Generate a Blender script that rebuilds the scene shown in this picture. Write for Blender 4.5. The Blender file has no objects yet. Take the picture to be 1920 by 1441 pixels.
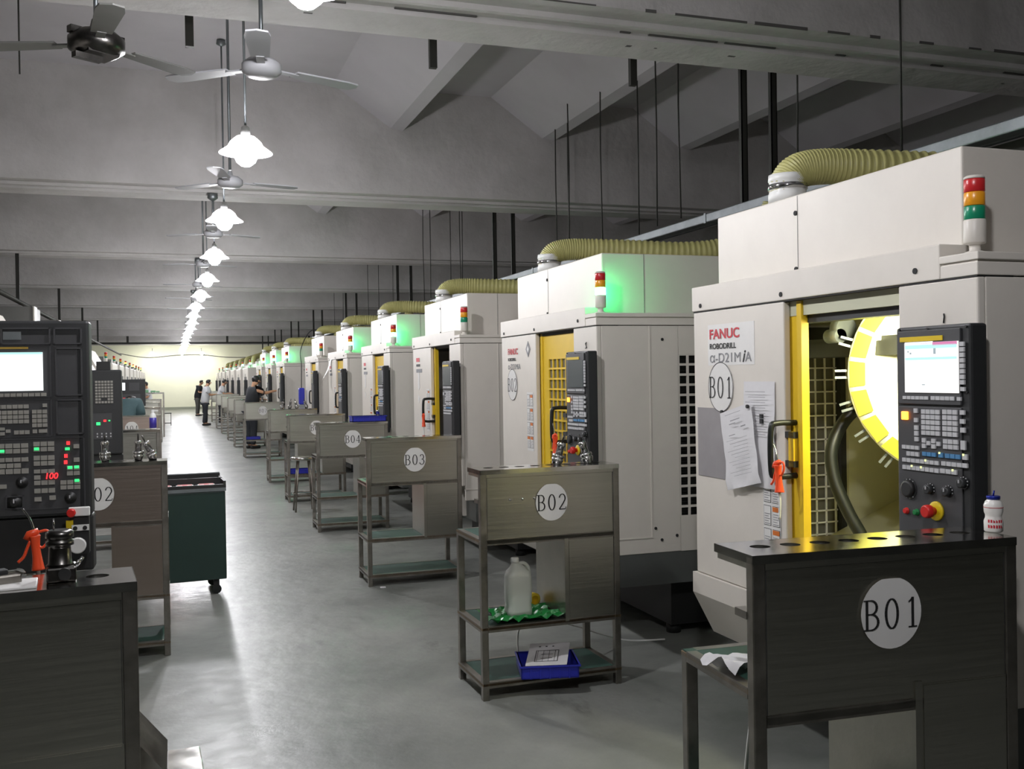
import bpy, bmesh, math, random
from mathutils import Vector, Matrix
random.seed(7)
PI = math.pi
scene = bpy.context.scene
COL = scene.collection

# ------------------------------------------------------------------ camera, world, exposure
YAW, PIT, ROL = 0.3298, -0.0088, -0.0158
_sy, _cy = math.sin(YAW), math.cos(YAW)
_fw = Vector((_sy*math.cos(PIT), _cy*math.cos(PIT), math.sin(PIT)))
_r0 = Vector((_cy, -_sy, 0)); _u0 = _r0.cross(_fw)
_r = _r0*math.cos(ROL) + _u0*math.sin(ROL); _u = -_r0*math.sin(ROL) + _u0*math.cos(ROL)
cd = bpy.data.cameras.new('camera'); cam = bpy.data.objects.new('camera', cd); COL.objects.link(cam)
cd.sensor_width = 36; cd.sensor_fit = 'HORIZONTAL'; cd.lens = 1866.3/1920*36; cd.clip_end = 200; cd.clip_start = .05
M4 = Matrix(((_r.x, _u.x, -_fw.x, 0), (_r.y, _u.y, -_fw.y, 0), (_r.z, _u.z, -_fw.z, 1.6), (0, 0, 0, 1)))
cam.matrix_world = M4
scene.camera = cam
w = bpy.data.worlds.new('world'); scene.world = w; w.use_nodes = True
w.node_tree.nodes['Background'].inputs[0].default_value = (.5, .52, .55, 1)
w.node_tree.nodes['Background'].inputs[1].default_value = .02
vs = scene.view_settings
vs.view_transform = 'Standard'; vs.look = 'None'; vs.gamma = 1; vs.use_curve_mapping = False
vs.exposure = 0.05
LAMP_L = 540.0      # radiance of the lamp bulbs over the aisle

# ------------------------------------------------------------------ helpers
def tag(o, label=None, cat=None, group=None, kind=None):
    if label: o['label'] = label
    if cat: o['category'] = cat
    if group: o['group'] = group
    if kind: o['kind'] = kind
    return o
def empty(name, loc, rz=0, label=None, cat=None, group=None):
    o = bpy.data.objects.new(name, None); COL.objects.link(o)
    o.location = loc; o.rotation_euler = (0, 0, rz); o.empty_display_size = .1
    return tag(o, label, cat, group)

class MB:
    """collects shapes (vertices, faces, material slot) for one mesh"""
    def __init__(s): s.v = []; s.f = []; s.m = []; s.sm = []
    def add(s, vs_, fs, m=0, smooth=False):
        b = len(s.v); s.v += [tuple(v) for v in vs_]
        for f in fs: s.f.append([b+i for i in f]); s.m.append(m); s.sm.append(smooth)
        return s
    def box(s, x0, y0, z0, x1, y1, z1, m=0, c=0, R=None, o=None):
        if x0 > x1: x0, x1 = x1, x0
        if y0 > y1: y0, y1 = y1, y0
        if z0 > z1: z0, z1 = z1, z0
        if c <= 0:
            V = [Vector((x, y, z)) for x in (x0, x1) for y in (y0, y1) for z in (z0, z1)]
            F = [(0,1,3,2), (4,6,7,5), (0,4,5,1), (2,3,7,6), (0,2,6,4), (1,5,7,3)]
        else:
            bm = bmesh.new(); bmesh.ops.create_cube(bm, size=1)
            for v in bm.verts:
                v.co = Vector(((x0+x1)/2+v.co.x*(x1-x0), (y0+y1)/2+v.co.y*(y1-y0), (z0+z1)/2+v.co.z*(z1-z0)))
            bmesh.ops.bevel(bm, geom=bm.edges[:], offset=min(c, .45*min(x1-x0, y1-y0, z1-z0)), segments=2, profile=.5, affect='EDGES')
            V = [v.co.copy() for v in bm.verts]; F = [[v.index for v in f.verts] for f in bm.faces]; bm.free()
        if R is not None:
            oo = Vector(o) if o is not None else Vector(((x0+x1)/2, (y0+y1)/2, (z0+z1)/2))
            V = [R @ (v-oo) + oo for v in V]
        return s.add(V, F, m)
    def prism(s, pts, a0, a1, axis='x', m=0):
        """polygon in the two other axes, extruded along axis"""
        n = len(pts); V = []
        for a in (a0, a1):
            for p in pts:
                V.append({'x': (a, p[0], p[1]), 'y': (p[0], a, p[1]), 'z': (p[0], p[1], a)}[axis])
        F = [list(range(n))[::-1], list(range(n, 2*n))] + [(i, (i+1) % n, n+(i+1) % n, n+i) for i in range(n)]
        return s.add(V, F, m)
    def lathe(s, prof, c=(0, 0, 0), n=20, m=0, axis='z', smooth=True, R=None):
        V = []; F = []
        for r, z in prof:
            for k in range(n):
                a = 2*PI*k/n
                p = Vector((r*math.cos(a), r*math.sin(a), z))
                if axis == 'x': p = Vector((p.z, p.x, p.y))
                if axis == 'y': p = Vector((p.x, p.z, p.y))
                if R is not None: p = R @ p
                V.append(p+Vector(c))
        for j in range(len(prof)-1):
            for k in range(n):
                F.append((j*n+k, j*n+(k+1) % n, (j+1)*n+(k+1) % n, (j+1)*n+k))
        s.add(V, F, m, smooth)
        b = [list(range(n))[::-1], [(len(prof)-1)*n+k for k in range(n)]]
        base = len(s.v)-len(V)
        for q, pr in zip(b, (prof[0], prof[-1])):
            if pr[0] > 1e-5:
                s.f.append([base+i for i in q]); s.m.append(m); s.sm.append(False)
        return s
    def cyl(s, c, r, h, n=16, m=0, axis='z', R=None):
        return s.lathe([(r, 0), (r, h)], c, n, m, axis, True, R)
    def tube(s, pts, r, n=8, m=0, caps=True, rf=None):
        pts = [Vector(p) for p in pts]; V = []; F = []
        up = Vector((0, 0, 1)); prev = None
        for i, p in enumerate(pts):
            t = (pts[min(i+1, len(pts)-1)]-pts[max(i-1, 0)]).normalized()
            if prev is None:
                a = up if abs(t.z) < .9 else Vector((1, 0, 0))
                x = t.cross(a).normalized()
            else:
                x = (prev - t*prev.dot(t)).normalized()
            prev = x; y = t.cross(x)
            rr = (rf(i) if rf else r)
            for k in range(n):
                a = 2*PI*k/n; V.append(p+x*rr*math.cos(a)+y*rr*math.sin(a))
        for j in range(len(pts)-1):
            for k in range(n):
                F.append((j*n+k, j*n+(k+1) % n, (j+1)*n+(k+1) % n, (j+1)*n+k))
        if caps: F += [list(range(n))[::-1], [(len(pts)-1)*n+k for k in range(n)]]
        return s.add(V, F, m, True)
    def mesh(s, name):
        me = bpy.data.meshes.new(name); me.from_pydata(s.v, [], s.f)
        for p, m, q in zip(me.polygons, s.m, s.sm): p.material_index = m; p.use_smooth = q
        bm = bmesh.new(); bm.from_mesh(me); bmesh.ops.recalc_face_normals(bm, faces=bm.faces); bm.to_mesh(me); bm.free()
        return me
    def build(s, name, mats, parent=None, loc=None, rz=0):
        me = s.mesh(name)
        for m in (mats if isinstance(mats, (list, tuple)) else [mats]): me.materials.append(m)
        o = bpy.data.objects.new(name, me); COL.objects.link(o)
        if parent: o.parent = parent
        if loc is not None: o.location = loc
        o.rotation_euler = (0, 0, rz)
        return o
CACHE = {}
def part(name, key, fn, mats, parent, loc=None, rz=0):
    """link a part; repeats share mesh data through the cache"""
    k = (name, key)
    if k not in CACHE:
        me = fn().mesh(name)
        for m in (mats if isinstance(mats, (list, tuple)) else [mats]): me.materials.append(m)
        CACHE[k] = me
    o = bpy.data.objects.new(name, CACHE[k]); COL.objects.link(o)
    if parent: o.parent = parent
    if loc is not None: o.location = loc
    o.rotation_euler = (0, 0, rz)
    return o
def struct(name, mb, mats):
    return tag(mb.build(name, mats), kind='structure')
def smooth_path(P, n=8):
    P = [Vector(p) for p in P]; out = []
    for i in range(len(P)-1):
        p0 = P[max(i-1, 0)]; p1 = P[i]; p2 = P[i+1]; p3 = P[min(i+2, len(P)-1)]
        for k in range(n):
            t = k/n
            out.append(.5*((2*p1)+(p2-p0)*t+(2*p0-5*p1+4*p2-p3)*t*t+(-p0+3*p1-3*p2+p3)*t**3))
    out.append(P[-1]); return out

# ------------------------------------------------------------------ materials
def s2l(c): return tuple((x/12.92 if x <= .04045 else ((x+.055)/1.055)**2.4) for x in c)
def rgb(r, g, b): return s2l((r/255, g/255, b/255))
def mat(name, col, rough=.5, metal=0, noise=0, nscale=5, bump=0, bscale=40, spec=.5, emit=None, es=0, trans=0, alpha=1, stretch=None, rvar=0):
    m = bpy.data.materials.new(name); m.use_nodes = True
    nt = m.node_tree; b = nt.nodes['Principled BSDF']
    b.inputs['Base Color'].default_value = (*col, 1)
    b.inputs['Roughness'].default_value = rough; b.inputs['Metallic'].default_value = metal
    b.inputs['Specular IOR Level'].default_value = spec
    tc = nt.nodes.new('ShaderNodeTexCoord'); mp = nt.nodes.new('ShaderNodeMapping')
    nt.links.new(tc.outputs['Object'], mp.inputs['Vector'])
    if stretch: mp.inputs['Scale'].default_value = stretch
    if noise or rvar:
        n = nt.nodes.new('ShaderNodeTexNoise'); n.inputs['Scale'].default_value = nscale; n.inputs['Detail'].default_value = 6
        n.inputs['Roughness'].default_value = .65
        nt.links.new(mp.outputs[0], n.inputs['Vector'])
        if noise:
            r = nt.nodes.new('ShaderNodeMapRange'); r.inputs[1].default_value = .3; r.inputs[2].default_value = .7
            r.inputs[3].default_value = 1-noise; r.inputs[4].default_value = 1+noise*.6
            nt.links.new(n.outputs[0], r.inputs[0])
            mx = nt.nodes.new('ShaderNodeVectorMath'); mx.operation = 'SCALE'; mx.inputs[0].default_value = col
            nt.links.new(r.outputs[0], mx.inputs['Scale']); nt.links.new(mx.outputs[0], b.inputs['Base Color'])
        if rvar:
            r2 = nt.nodes.new('ShaderNodeMapRange'); r2.inputs[1].default_value = .3; r2.inputs[2].default_value = .7
            r2.inputs[3].default_value = max(.02, rough-rvar); r2.inputs[4].default_value = rough+rvar
            nt.links.new(n.outputs[0], r2.inputs[0]); nt.links.new(r2.outputs[0], b.inputs['Roughness'])
    if bump:
        n2 = nt.nodes.new('ShaderNodeTexNoise'); n2.inputs['Scale'].default_value = bscale; n2.inputs['Detail'].default_value = 4
        nt.links.new(mp.outputs[0], n2.inputs['Vector'])
        bp = nt.nodes.new('ShaderNodeBump'); bp.inputs['Strength'].default_value = bump; bp.inputs['Distance'].default_value = .01
        nt.links.new(n2.outputs[0], bp.inputs['Height']); nt.links.new(bp.outputs[0], b.inputs['Normal'])
    if emit is not None:
        b.inputs['Emission Color'].default_value = (*emit, 1); b.inputs['Emission Strength'].default_value = es
    if trans: b.inputs['Transmission Weight'].default_value = trans
    if alpha < 1: b.inputs['Alpha'].default_value = alpha
    return m
M = {}
M['cream'] = mat('cream_enamel', (.66, .62, .56), .42, noise=.05, nscale=3)
M['grey_enamel'] = mat('grey_enamel', (.16, .16, .15), .5, noise=.15, nscale=3)
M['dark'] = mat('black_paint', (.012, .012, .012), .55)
M['panel'] = mat('charcoal_plastic', (.022, .023, .024), .5, noise=.1, nscale=20)
M['panel2'] = mat('dark_grey_plastic', (.05, .05, .053), .5)
M['fan_blade'] = mat('pale_fan_blade', (.40, .40, .42), .5)
M['door_glass'] = mat('dusty_door_window', (.16, .155, .13), .3, noise=.25, nscale=4)
M['skirt'] = mat('dark_grey_skirt_paint', (.085, .09, .085), .5, noise=.1)
M['inkgrey_old'] = mat('dark_broken_plaster', (.10, .095, .09), .9)
M['seam'] = mat('seam_black', (.02, .02, .02), .8)
M['yellow'] = mat('yellow_enamel', (.72, .48, .02), .4, noise=.06)
M['key'] = mat('light_grey_key', (.50, .50, .51), .5)
M['keyblue'] = mat('blue_key', (.07, .22, .42), .5)
M['keydim'] = mat('beige_key', (.30, .29, .26), .55)
M['steel'] = mat('brushed_stainless', (.42, .41, .36), .33, 1, noise=.12, nscale=6, bump=.10, bscale=60, stretch=(.05, 1, 1), rvar=.05)
M['steel_top'] = mat('stainless_ledge', (.50, .49, .46), .15, 1, noise=.18, nscale=9, rvar=.06)
M['steel_frame'] = mat('worn_steel_tube', (.30, .28, .25), .38, 1, noise=.3, nscale=10, rvar=.1)
M['copper'] = mat('tinted_stainless', (.36, .30, .26), .34, 1, noise=.10, nscale=6, bump=.10, bscale=60, stretch=(.05, 1, 1))
M['mat'] = mat('green_rubber_mat', rgb(38, 72, 62), .6, noise=.2, nscale=12)
M['mat_edge'] = mat('worn_wood_edge', rgb(120, 100, 74), .7, noise=.3, nscale=30)
M['chrome'] = mat('polished_steel', (.6, .6, .6), .12, 1)
M['gunmetal'] = mat('dark_steel', (.10, .095, .09), .3, 1, noise=.3, nscale=30)
M['galv'] = mat('galvanised_steel', (.24, .26, .27), .45, .8, noise=.2, nscale=6)
M['strut'] = mat('dark_steel_channel', (.03, .03, .025), .6, .3)
M['white'] = mat('white_plastic', (.75, .75, .73), .4)
M['paper'] = mat('white_paper', (.66, .65, .66), .8, noise=.05, nscale=8, bump=.2, bscale=12)
M['paper_dim'] = mat('grey_film_sheet', (.30, .285, .29), .35, noise=.08, nscale=10)
M['sticker'] = mat('white_sticker', (.70, .69, .67), .5, noise=.04, nscale=10)
M['ink'] = mat('black_ink', (.012, .012, .012), .6)
M['inkgrey'] = mat('grey_ink', (.25, .25, .26), .7)
M['red_ink'] = mat('red_ink', rgb(190, 35, 50), .5)
M['orange_ink'] = mat('orange_warning_ink', rgb(205, 110, 40), .6)
M['hose'] = mat('olive_flexible_duct', rgb(176, 172, 112), .45, noise=.06, nscale=5, spec=.4)
M['blackrub'] = mat('black_rubber', (.008, .010, .009), .42)
M['orange'] = mat('orange_plastic', rgb(235, 78, 36), .4)
M['blue'] = mat('blue_plastic', rgb(36, 44, 165), .4)
M['redbtn'] = mat('red_button', rgb(200, 35, 30), .4)
M['grnbtn'] = mat('green_button', rgb(20, 120, 60), .4)
M['yelbtn'] = mat('yellow_ring', rgb(215, 185, 25), .4)
M['l_red'] = mat('red_lens', rgb(190, 38, 42), .3, spec=.6, emit=rgb(190, 30, 30), es=.04)
M['l_amb'] = mat('amber_lens', rgb(225, 150, 30), .3, spec=.6, emit=rgb(225, 150, 30), es=.04)
M['l_grn'] = mat('green_lens', rgb(20, 130, 95), .3, spec=.6, emit=rgb(10, 130, 90), es=.04)
M['l_grn_on'] = mat('green_lens_lit', (.1, .9, .5), .4, emit=(.03, 1.0, .28), es=110)
M['l_red_on'] = mat('red_lens_lit', (.9, .1, .05), .4, emit=(1.0, .16, .06), es=18)
M['l_amb_on'] = mat('amber_lens_lit', (.9, .5, .1), .4, emit=(1.0, .42, .05), es=6)
M['led_red'] = mat('red_led', (.5, .02, .02), .4, emit=(1, .04, .05), es=1.3)
M['led_grn'] = mat('green_led', (.02, .5, .1), .4, emit=(.05, 1, .25), es=1.2)
M['led_org'] = mat('orange_lamp_button', (.6, .2, .02), .4, emit=(1, .25, .02), es=7)
M['led_yel'] = mat('yellow_led', (.6, .6, .2), .4, emit=(.8, .9, .4), es=1.2)
M['scr_off'] = mat('dark_screen_glass', (.075, .09, .095), .15)
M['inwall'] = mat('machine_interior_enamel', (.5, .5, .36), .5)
M['disc'] = mat('tool_wheel_enamel', (.85, .85, .62), .4)
M['disc_seg'] = mat('tool_wheel_yellow_plate', (.62, .62, .05), .5)
M['skin'] = mat('skin', rgb(196, 150, 118), .55)
M['hair'] = mat('black_hair', (.012, .011, .011), .5)
M['shirt_w'] = mat('white_cotton', (.62, .62, .64), .85, noise=.06)
M['shirt_k'] = mat('black_cotton', (.02, .022, .026), .85)
M['shirt_t'] = mat('dark_teal_cotton', rgb(62, 84, 88), .85, noise=.1)
M['trouser'] = mat('dark_trousers', (.025, .028, .035), .85)
M['khaki'] = mat('grey_trousers', (.10, .10, .09), .85)
M['shoe'] = mat('dark_shoes', (.02, .02, .02), .5)
M['cart'] = mat('dark_green_enamel', rgb(30, 52, 46), .4, noise=.1)
M['cart_in'] = mat('pink_packed_parts', rgb(200, 130, 128), .5, noise=.2, nscale=40)
M['bagg'] = mat('green_plastic_bag', rgb(20, 112, 50), .35, bump=.6, bscale=14)
M['jug'] = mat('translucent_white_plastic', (.62, .64, .60), .35, trans=.15)
M['bottle'] = mat('milk_white_plastic', (.78, .76, .72), .3)
M['foil'] = mat('blue_foil', rgb(35, 50, 150), .3, .6)
M['yel_tape'] = mat('yellow_tape', rgb(210, 180, 40), .5)
M['purple'] = mat('purple_label', rgb(60, 50, 150), .4)
M['greenp'] = mat('pale_green_plastic', rgb(120, 170, 130), .5)

def screen_mat(name, top, body, strength):
    m = bpy.data.materials.new(name); m.use_nodes = True; nt = m.node_tree
    b = nt.nodes['Principled BSDF']; b.inputs['Base Color'].default_value = (.02, .02, .02, 1); b.inputs['Roughness'].default_value = .2
    b.inputs['Emission Color'].default_value = (*body, 1); b.inputs['Emission Strength'].default_value = strength
    return m
M['scr_white'] = screen_mat('lit_white_screen', None, (1, .98, .95), 1.15)
M['scr_white2'] = screen_mat('lit_cool_screen', None, (.95, 1, 1), 1.5)
M['scr_pink'] = screen_mat('screen_magenta_bar', None, (.8, .25, .5), .9)
M['scr_cyan'] = screen_mat('screen_cyan_bar', None, (.55, .95, .92), 1.0)
M['scr_grey'] = screen_mat('screen_grey_text', None, (.45, .55, .6), .8)

def concrete(name, base, dark, scale, rough, bump):
    m = bpy.data.materials.new(name); m.use_nodes = True; nt = m.node_tree; b = nt.nodes['Principled BSDF']
    tc = nt.nodes.new('ShaderNodeTexCoord')
    n1 = nt.nodes.new('ShaderNodeTexNoise'); n1.inputs['Scale'].default_value = scale; n1.inputs['Detail'].default_value = 8; n1.inputs['Roughness'].default_value = .62
    n2 = nt.nodes.new('ShaderNodeTexNoise'); n2.inputs['Scale'].default_value = scale*9; n2.inputs['Detail'].default_value = 5
    r = nt.nodes.new('ShaderNodeValToRGB'); r.color_ramp.elements[0].position = .34; r.color_ramp.elements[1].position = .62
    r.color_ramp.elements[0].color = (*dark, 1); r.color_ramp.elements[1].color = (*base, 1)
    nt.links.new(tc.outputs['Object'], n1.inputs['Vector']); nt.links.new(tc.outputs['Object'], n2.inputs['Vector'])
    nt.links.new(n1.outputs[0], r.inputs[0]); nt.links.new(r.outputs[0], b.inputs['Base Color'])
    mr = nt.nodes.new('ShaderNodeMapRange'); mr.inputs[3].default_value = rough-.12; mr.inputs[4].default_value = rough+.14
    nt.links.new(n2.outputs[0], mr.inputs[0]); nt.links.new(mr.outputs[0], b.inputs['Roughness'])
    bp = nt.nodes.new('ShaderNodeBump'); bp.inputs['Strength'].default_value = bump; bp.inputs['Distance'].default_value = .02
    nt.links.new(n2.outputs[0], bp.inputs['Height']); nt.links.new(bp.outputs[0], b.inputs['Normal'])
    return m
def floor_mat():
    m = concrete('painted_concrete_floor', (.25, .257, .238), (.138, .148, .134), .9, .40, .22)
    nt = m.node_tree; b = nt.nodes['Principled BSDF']; tc = nt.nodes['Texture Coordinate']
    # dark oily blotches and scuffs
    n = nt.nodes.new('ShaderNodeTexNoise'); n.inputs['Scale'].default_value = 1.7; n.inputs['Detail'].default_value = 9; n.inputs['Roughness'].default_value = .7
    mp = nt.nodes.new('ShaderNodeMapping'); mp.inputs['Scale'].default_value = (1.6, .7, 1); mp.inputs['Location'].default_value = (3.1, 8.2, 0)
    nt.links.new(tc.outputs['Object'], mp.inputs[0]); nt.links.new(mp.outputs[0], n.inputs['Vector'])
    r = nt.nodes.new('ShaderNodeMapRange'); r.inputs[1].default_value = .60; r.inputs[2].default_value = .72; r.inputs[3].default_value = 1; r.inputs[4].default_value = .40
    nt.links.new(n.outputs[0], r.inputs[0])
    src = b.inputs['Base Color'].links[0].from_socket
    mx = nt.nodes.new('ShaderNodeVectorMath'); mx.operation = 'SCALE'
    nt.links.new(src, mx.inputs[0]); nt.links.new(r.outputs[0], mx.inputs['Scale']); nt.links.new(mx.outputs[0], b.inputs['Base Color'])
    return m
M['floor'] = floor_mat()
M['ceil'] = concrete('painted_ceiling_plaster', (.60, .58, .60), (.52, .50, .52), .5, .8, .15)
M['beam'] = concrete('beam_plaster', (.58, .56, .55), (.46, .445, .43), 1.1, .8, .5)
M['wall'] = mat('cream_wall_paint', (.84, .84, .68), .8, noise=.05, nscale=.8)
M['wall_g'] = mat('grey_wall_paint', (.32, .32, .28), .8, noise=.1, nscale=.8)

# frosted acrylic lamp shade: part diffuse/translucent, part clear
def shade_mat():
    m = bpy.data.materials.new('frosted_acrylic_shade'); m.use_nodes = True; nt = m.node_tree
    nt.nodes.remove(nt.nodes['Principled BSDF']); out = nt.nodes['Material Output']
    d = nt.nodes.new('ShaderNodeBsdfDiffuse'); d.inputs[0].default_value = (.85, .85, .9, 1)
    t = nt.nodes.new('ShaderNodeBsdfTranslucent'); t.inputs[0].default_value = (.85, .85, .9, 1)
    tr = nt.nodes.new('ShaderNodeBsdfTransparent')
    a = nt.nodes.new('ShaderNodeMixShader'); a.inputs[0].default_value = .5
    c = nt.nodes.new('ShaderNodeMixShader'); c.inputs[0].default_value = .5
    nt.links.new(d.outputs[0], a.inputs[1]); nt.links.new(t.outputs[0], a.inputs[2])
    nt.links.new(a.outputs[0], c.inputs[1]); nt.links.new(tr.outputs[0], c.inputs[2]); nt.links.new(c.outputs[0], out.inputs[0])
    return m
M['shade'] = shade_mat()
M['bulb_w'] = mat('glowing_warm_bulb', (.9, .9, .9), .4, emit=(1, .98, .85), es=470)
M['bulb'] = mat('glowing_bulb', (.9, .9, .9), .4, emit=(.97, .965, 1.0), es=LAMP_L)

def point_light(name, loc, power, col=(1, 1, 1), rad=.06, parent=None):
    l = bpy.data.lights.new(name, 'POINT'); l.energy = power; l.color = col; l.shadow_soft_size = rad
    o = bpy.data.objects.new(name, l); COL.objects.link(o); o.location = loc
    if parent: o.parent = parent
    return o

# ------------------------------------------------------------------ structure
XL, XR, YB, YF, ZC = -9.0, 10.4, -10.0, 59.0, 4.78
struct('floor', MB().box(XL, YB, -.1, XR, YF, 0), M['floor'])
cm = MB(); cm.box(XL, YB, ZC, XR, YF, ZC+.15)
struct('ceiling', cm, M['ceil'])
struct('wall_far', MB().box(XL, YF, 0, XR, YF+.15, ZC), M['wall'])
struct('wall_back', MB().box(XL, YB-.15, 0, XR, YB, ZC), M['wall_g'])
struct('wall_left', MB().box(XL-.15, YB, 0, XL, YF, ZC), M['wall_g'])
struct('wall_right', MB().box(XR, YB, 0, XR+.15, YF, ZC), M['wall_g'])
struct('baseboard_far', MB().box(XL, YF-.02, 0, XR, YF, .14), mat('grey_skirting', (.30, .32, .26), .6))
# main cross beams, every 5.82 m; their underside has a lower lip with plaster ridges
BEAMS = [5.02+5.82*k for k in range(-2, 10)]
k = 1
for i, y in enumerate(BEAMS):
    b = MB().box(XL, y, 3.62, XR, y+.68, ZC)
    b.box(XL, y+.16, 3.59, XR, y+.20, 3.62)
    b.box(XL, y+.34, 3.585, XR, y+.68, 3.62)
    if i == 2:      # broken plaster edges on the nearest beam
        random.seed(5); x = -4
        while x < 10:
            L_ = random.uniform(.05, .5); hh = random.uniform(.004, .014)
            b.box(x, y-.003, 3.62-hh*.3, x+L_, y+.004, 3.62+hh, 1)
            if random.random() < .5: b.box(x, y+.325, 3.612, x+L_, y+.342, 3.622, 1)
            if random.random() < .35: b.box(x+.1, y+.45, 3.5835, x+.1+random.uniform(.01, .05), y+.45+random.uniform(.01, .03), 3.586, 1)
            x += L_+random.uniform(0, .35)
    struct('trim_%d' % k, b, [M['beam'], M['inkgrey_old']]); k += 1
# secondary beams running down the hall
for i in range(5):
    x = 1.84+1.79*i
    b = MB()
    ys = [YB]+sum([[y, y+.68] for y in BEAMS], [])+[YF]
    for a, c in zip(ys[0::2], ys[1::2]): b.prism([(x-.12, ZC), (x+.50, 4.35), (x+.64, 4.33), (x+.64, ZC)], a, c, 'y')
    struct('trim_%d' % k, b, M['ceil']); k += 1

# ------------------------------------------------------------------ pendant lamps and fans (one row over the aisle)
LX = .52
def lampX(y): return .50+.0012*y+.02*math.sin(y*1.7)
def m_shade():
    return MB().lathe([(.035, .10), (.06, .095), (.10, .06), (.115, .03), (.165, -.005), (.172, -.012), (.166, -.014), (.11, .022), (.09, .05), (.055, .085), (.03, .092)], n=28)
def m_bulb():
    return MB().lathe([(.001, -.10), (.03, -.095), (.06, -.07), (.075, -.035), (.07, 0), (.045, .04), (.028, .06)], n=20)
def m_socket(): return MB().lathe([(.03, .06), (.032, .12), (.025, .16), (.01, .17)], n=14)
def m_rod(L): return lambda: MB().cyl((0, 0, .16), .008, L, 8).lathe([(.04, L+.16), (.045, L+.12), (.01, L+.10)], n=12)
LAMPS = [3.82+2.94*i for i in range(-1, 19)]
LAMPS = [y for y in LAMPS if y < 58]
ords = ['nearest', 'second', 'third', 'fourth', 'fifth', 'sixth', 'seventh', 'eighth', 'ninth', 'tenth', 'eleventh', 'twelfth', 'thirteenth', 'fourteenth', 'fifteenth', 'sixteenth', 'seventeenth', 'eighteenth', 'nineteenth', 'twentieth', 'twenty-first']
for i, y in enumerate(LAMPS):
    z = 3.10
    t = empty('pendant_lamp', (lampX(y), y, z), 0,
              ('glowing white pendant lamp over the aisle, %s from the camera' % ords[i-1]) if i > 1 else 'white pendant lamp at the top edge, nearest over the aisle' if i == 1 else 'pendant lamp of the same row, hanging behind the camera', 'lamp', 'pendant lamps over the aisle')
    part('lamp_shade', 0, m_shade, M['shade'], t); part('bulb', 0, m_bulb, M['bulb'], t)
    part('socket', 0, m_socket, M['white'], t)
    inbeam = any(b-.05 < y < b+.73 for b in BEAMS)
    L = (3.585 if inbeam else ZC)-z-.16
    part('suspension_rod', round(L, 3), m_rod(L), M['galv'], t)
# two wall lamps at the far end
for x, s in ((-.95, 'left'), (1.62, 'right')):
    t = empty('wall_lamp', (x, 57.6, 3.10), 0, 'glowing lamp close to the far cream wall, %s of the lamp row' % s, 'lamp', 'far wall lamps')
    part('lamp_shade', 0, m_shade, M['shade'], t); part('bulb', 'wall', m_bulb, M['bulb_w'], t)
    part('bracket', 0, lambda: MB().tube([(0, 0, .09), (0, .4, .3), (0, 1.4, .3)], .012), M['galv'], t)

def m_motor(): return MB().lathe([(.02, -.05), (.09, -.045), (.125, -.02), (.125, .03), (.09, .06), (.03, .075), (.02, .12)], n=24)
def m_blade():
    b = MB(); b.box(.10, -.02, .0, .20, .02, .008)
    b.prism([(.18, -.045), (.48, -.06), (.54, -.05), (.56, 0), (.54, .05), (.48, .06), (.18, .045)], .004, .012, 'z'); return b
def fan(x, y, z, rz, label, dark=False, blades=3, scale=1.0):
    t = empty('ceiling_fan', (x, y, z), rz, label, 'fan', 'ceiling fans'); mk = 1.0 if dark else .78
    mm = M['gunmetal'] if dark else M['fan_blade']  # dark metals put the shade of the unlit fan into its colour
    mo = part('motor', dark, m_motor, mm, t); mo.scale = (mk, mk, mk)
    L = ZC-z-.12
    if any(b-.1 < y < b+.75 for b in BEAMS): L = 3.6-z-.12
    part('down_rod', round(L, 2), lambda: MB().cyl((0, 0, .10), .011, L, 8).lathe([(.05, L+.12), (.055, L+.06), (.015, L+.03)], n=14), M['galv'], t)
    for q in range(blades):
        part('blade', dark, m_blade, M['grey_enamel'] if dark else M['fan_blade'], t, (0, 0, 0), q*2*PI/blades+.15)
    return t
FANY = [5.15, 8.18, 11.08, 14.0, 17.0, 19.9, 22.9]
for i, y in enumerate(FANY):
    fan(lampX(y)-.06, y, 3.16, .2*i+(-.1 if i else .25), ('grey ceiling fan hanging between the %s and %s pendant lamps' % (ords[i], ords[i+1])))
f0 = fan(-.30, 5.0, 3.16, .55, 'ceiling fan coloured dark as in shade, hanging in the top left corner', True)
part('bracket', 'h', lambda: MB().box(-.13, -.02, .035, .13, .02, .065).box(-.11, -.02, -.075, .02, .02, -.05).box(-.075, -.07, -.05, .075, .07, .04), M['gunmetal'], f0)

# ------------------------------------------------------------------ ceiling services on the right
PX, PZ = 4.1, 2.83
def m_duct():
    b = MB(); b.box(PX-.05, 2.4, PZ-.035, PX+.05, 54, PZ+.035, 0, .008)
    for y in range(3, 54, 2): b.box(PX-.054, y, PZ-.039, PX+.054, y+.03, PZ+.039)
    return b
tag(m_duct().build('exhaust_duct', M['galv']), 'long galvanised steel duct hung above the right machine row', 'duct')
tag(MB().tube([(PX+.22, 2.2, PZ+.03), (PX+.22, 54, PZ+.03)], .028, 10).build('service_pipe', M['galv']), 'thin steel pipe running beside the duct above the right machines', 'pipe')
for i, y in enumerate((6.52, 12.6, 18.6, 24.5, 30.4, 36.3, 42.2, 48.1)):
    for dx, sd in ((0, 'aisle-side'), (.26, 'rear')):
        s = MB().box(-.025, -.02, PZ-.04, .025, -.012, ZC, 0).box(-.025, -.02, PZ-.04, -.018, .02, ZC).box(.018, -.02, PZ-.04, .025, .02, ZC)
        tag(s.build('ceiling_strut', M['strut'], None, (PX+dx-.0, y, 0)), 'dark steel channel holding the duct, %s one of the %s pair' % (sd, ords[i]), 'strut', 'duct struts')
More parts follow.
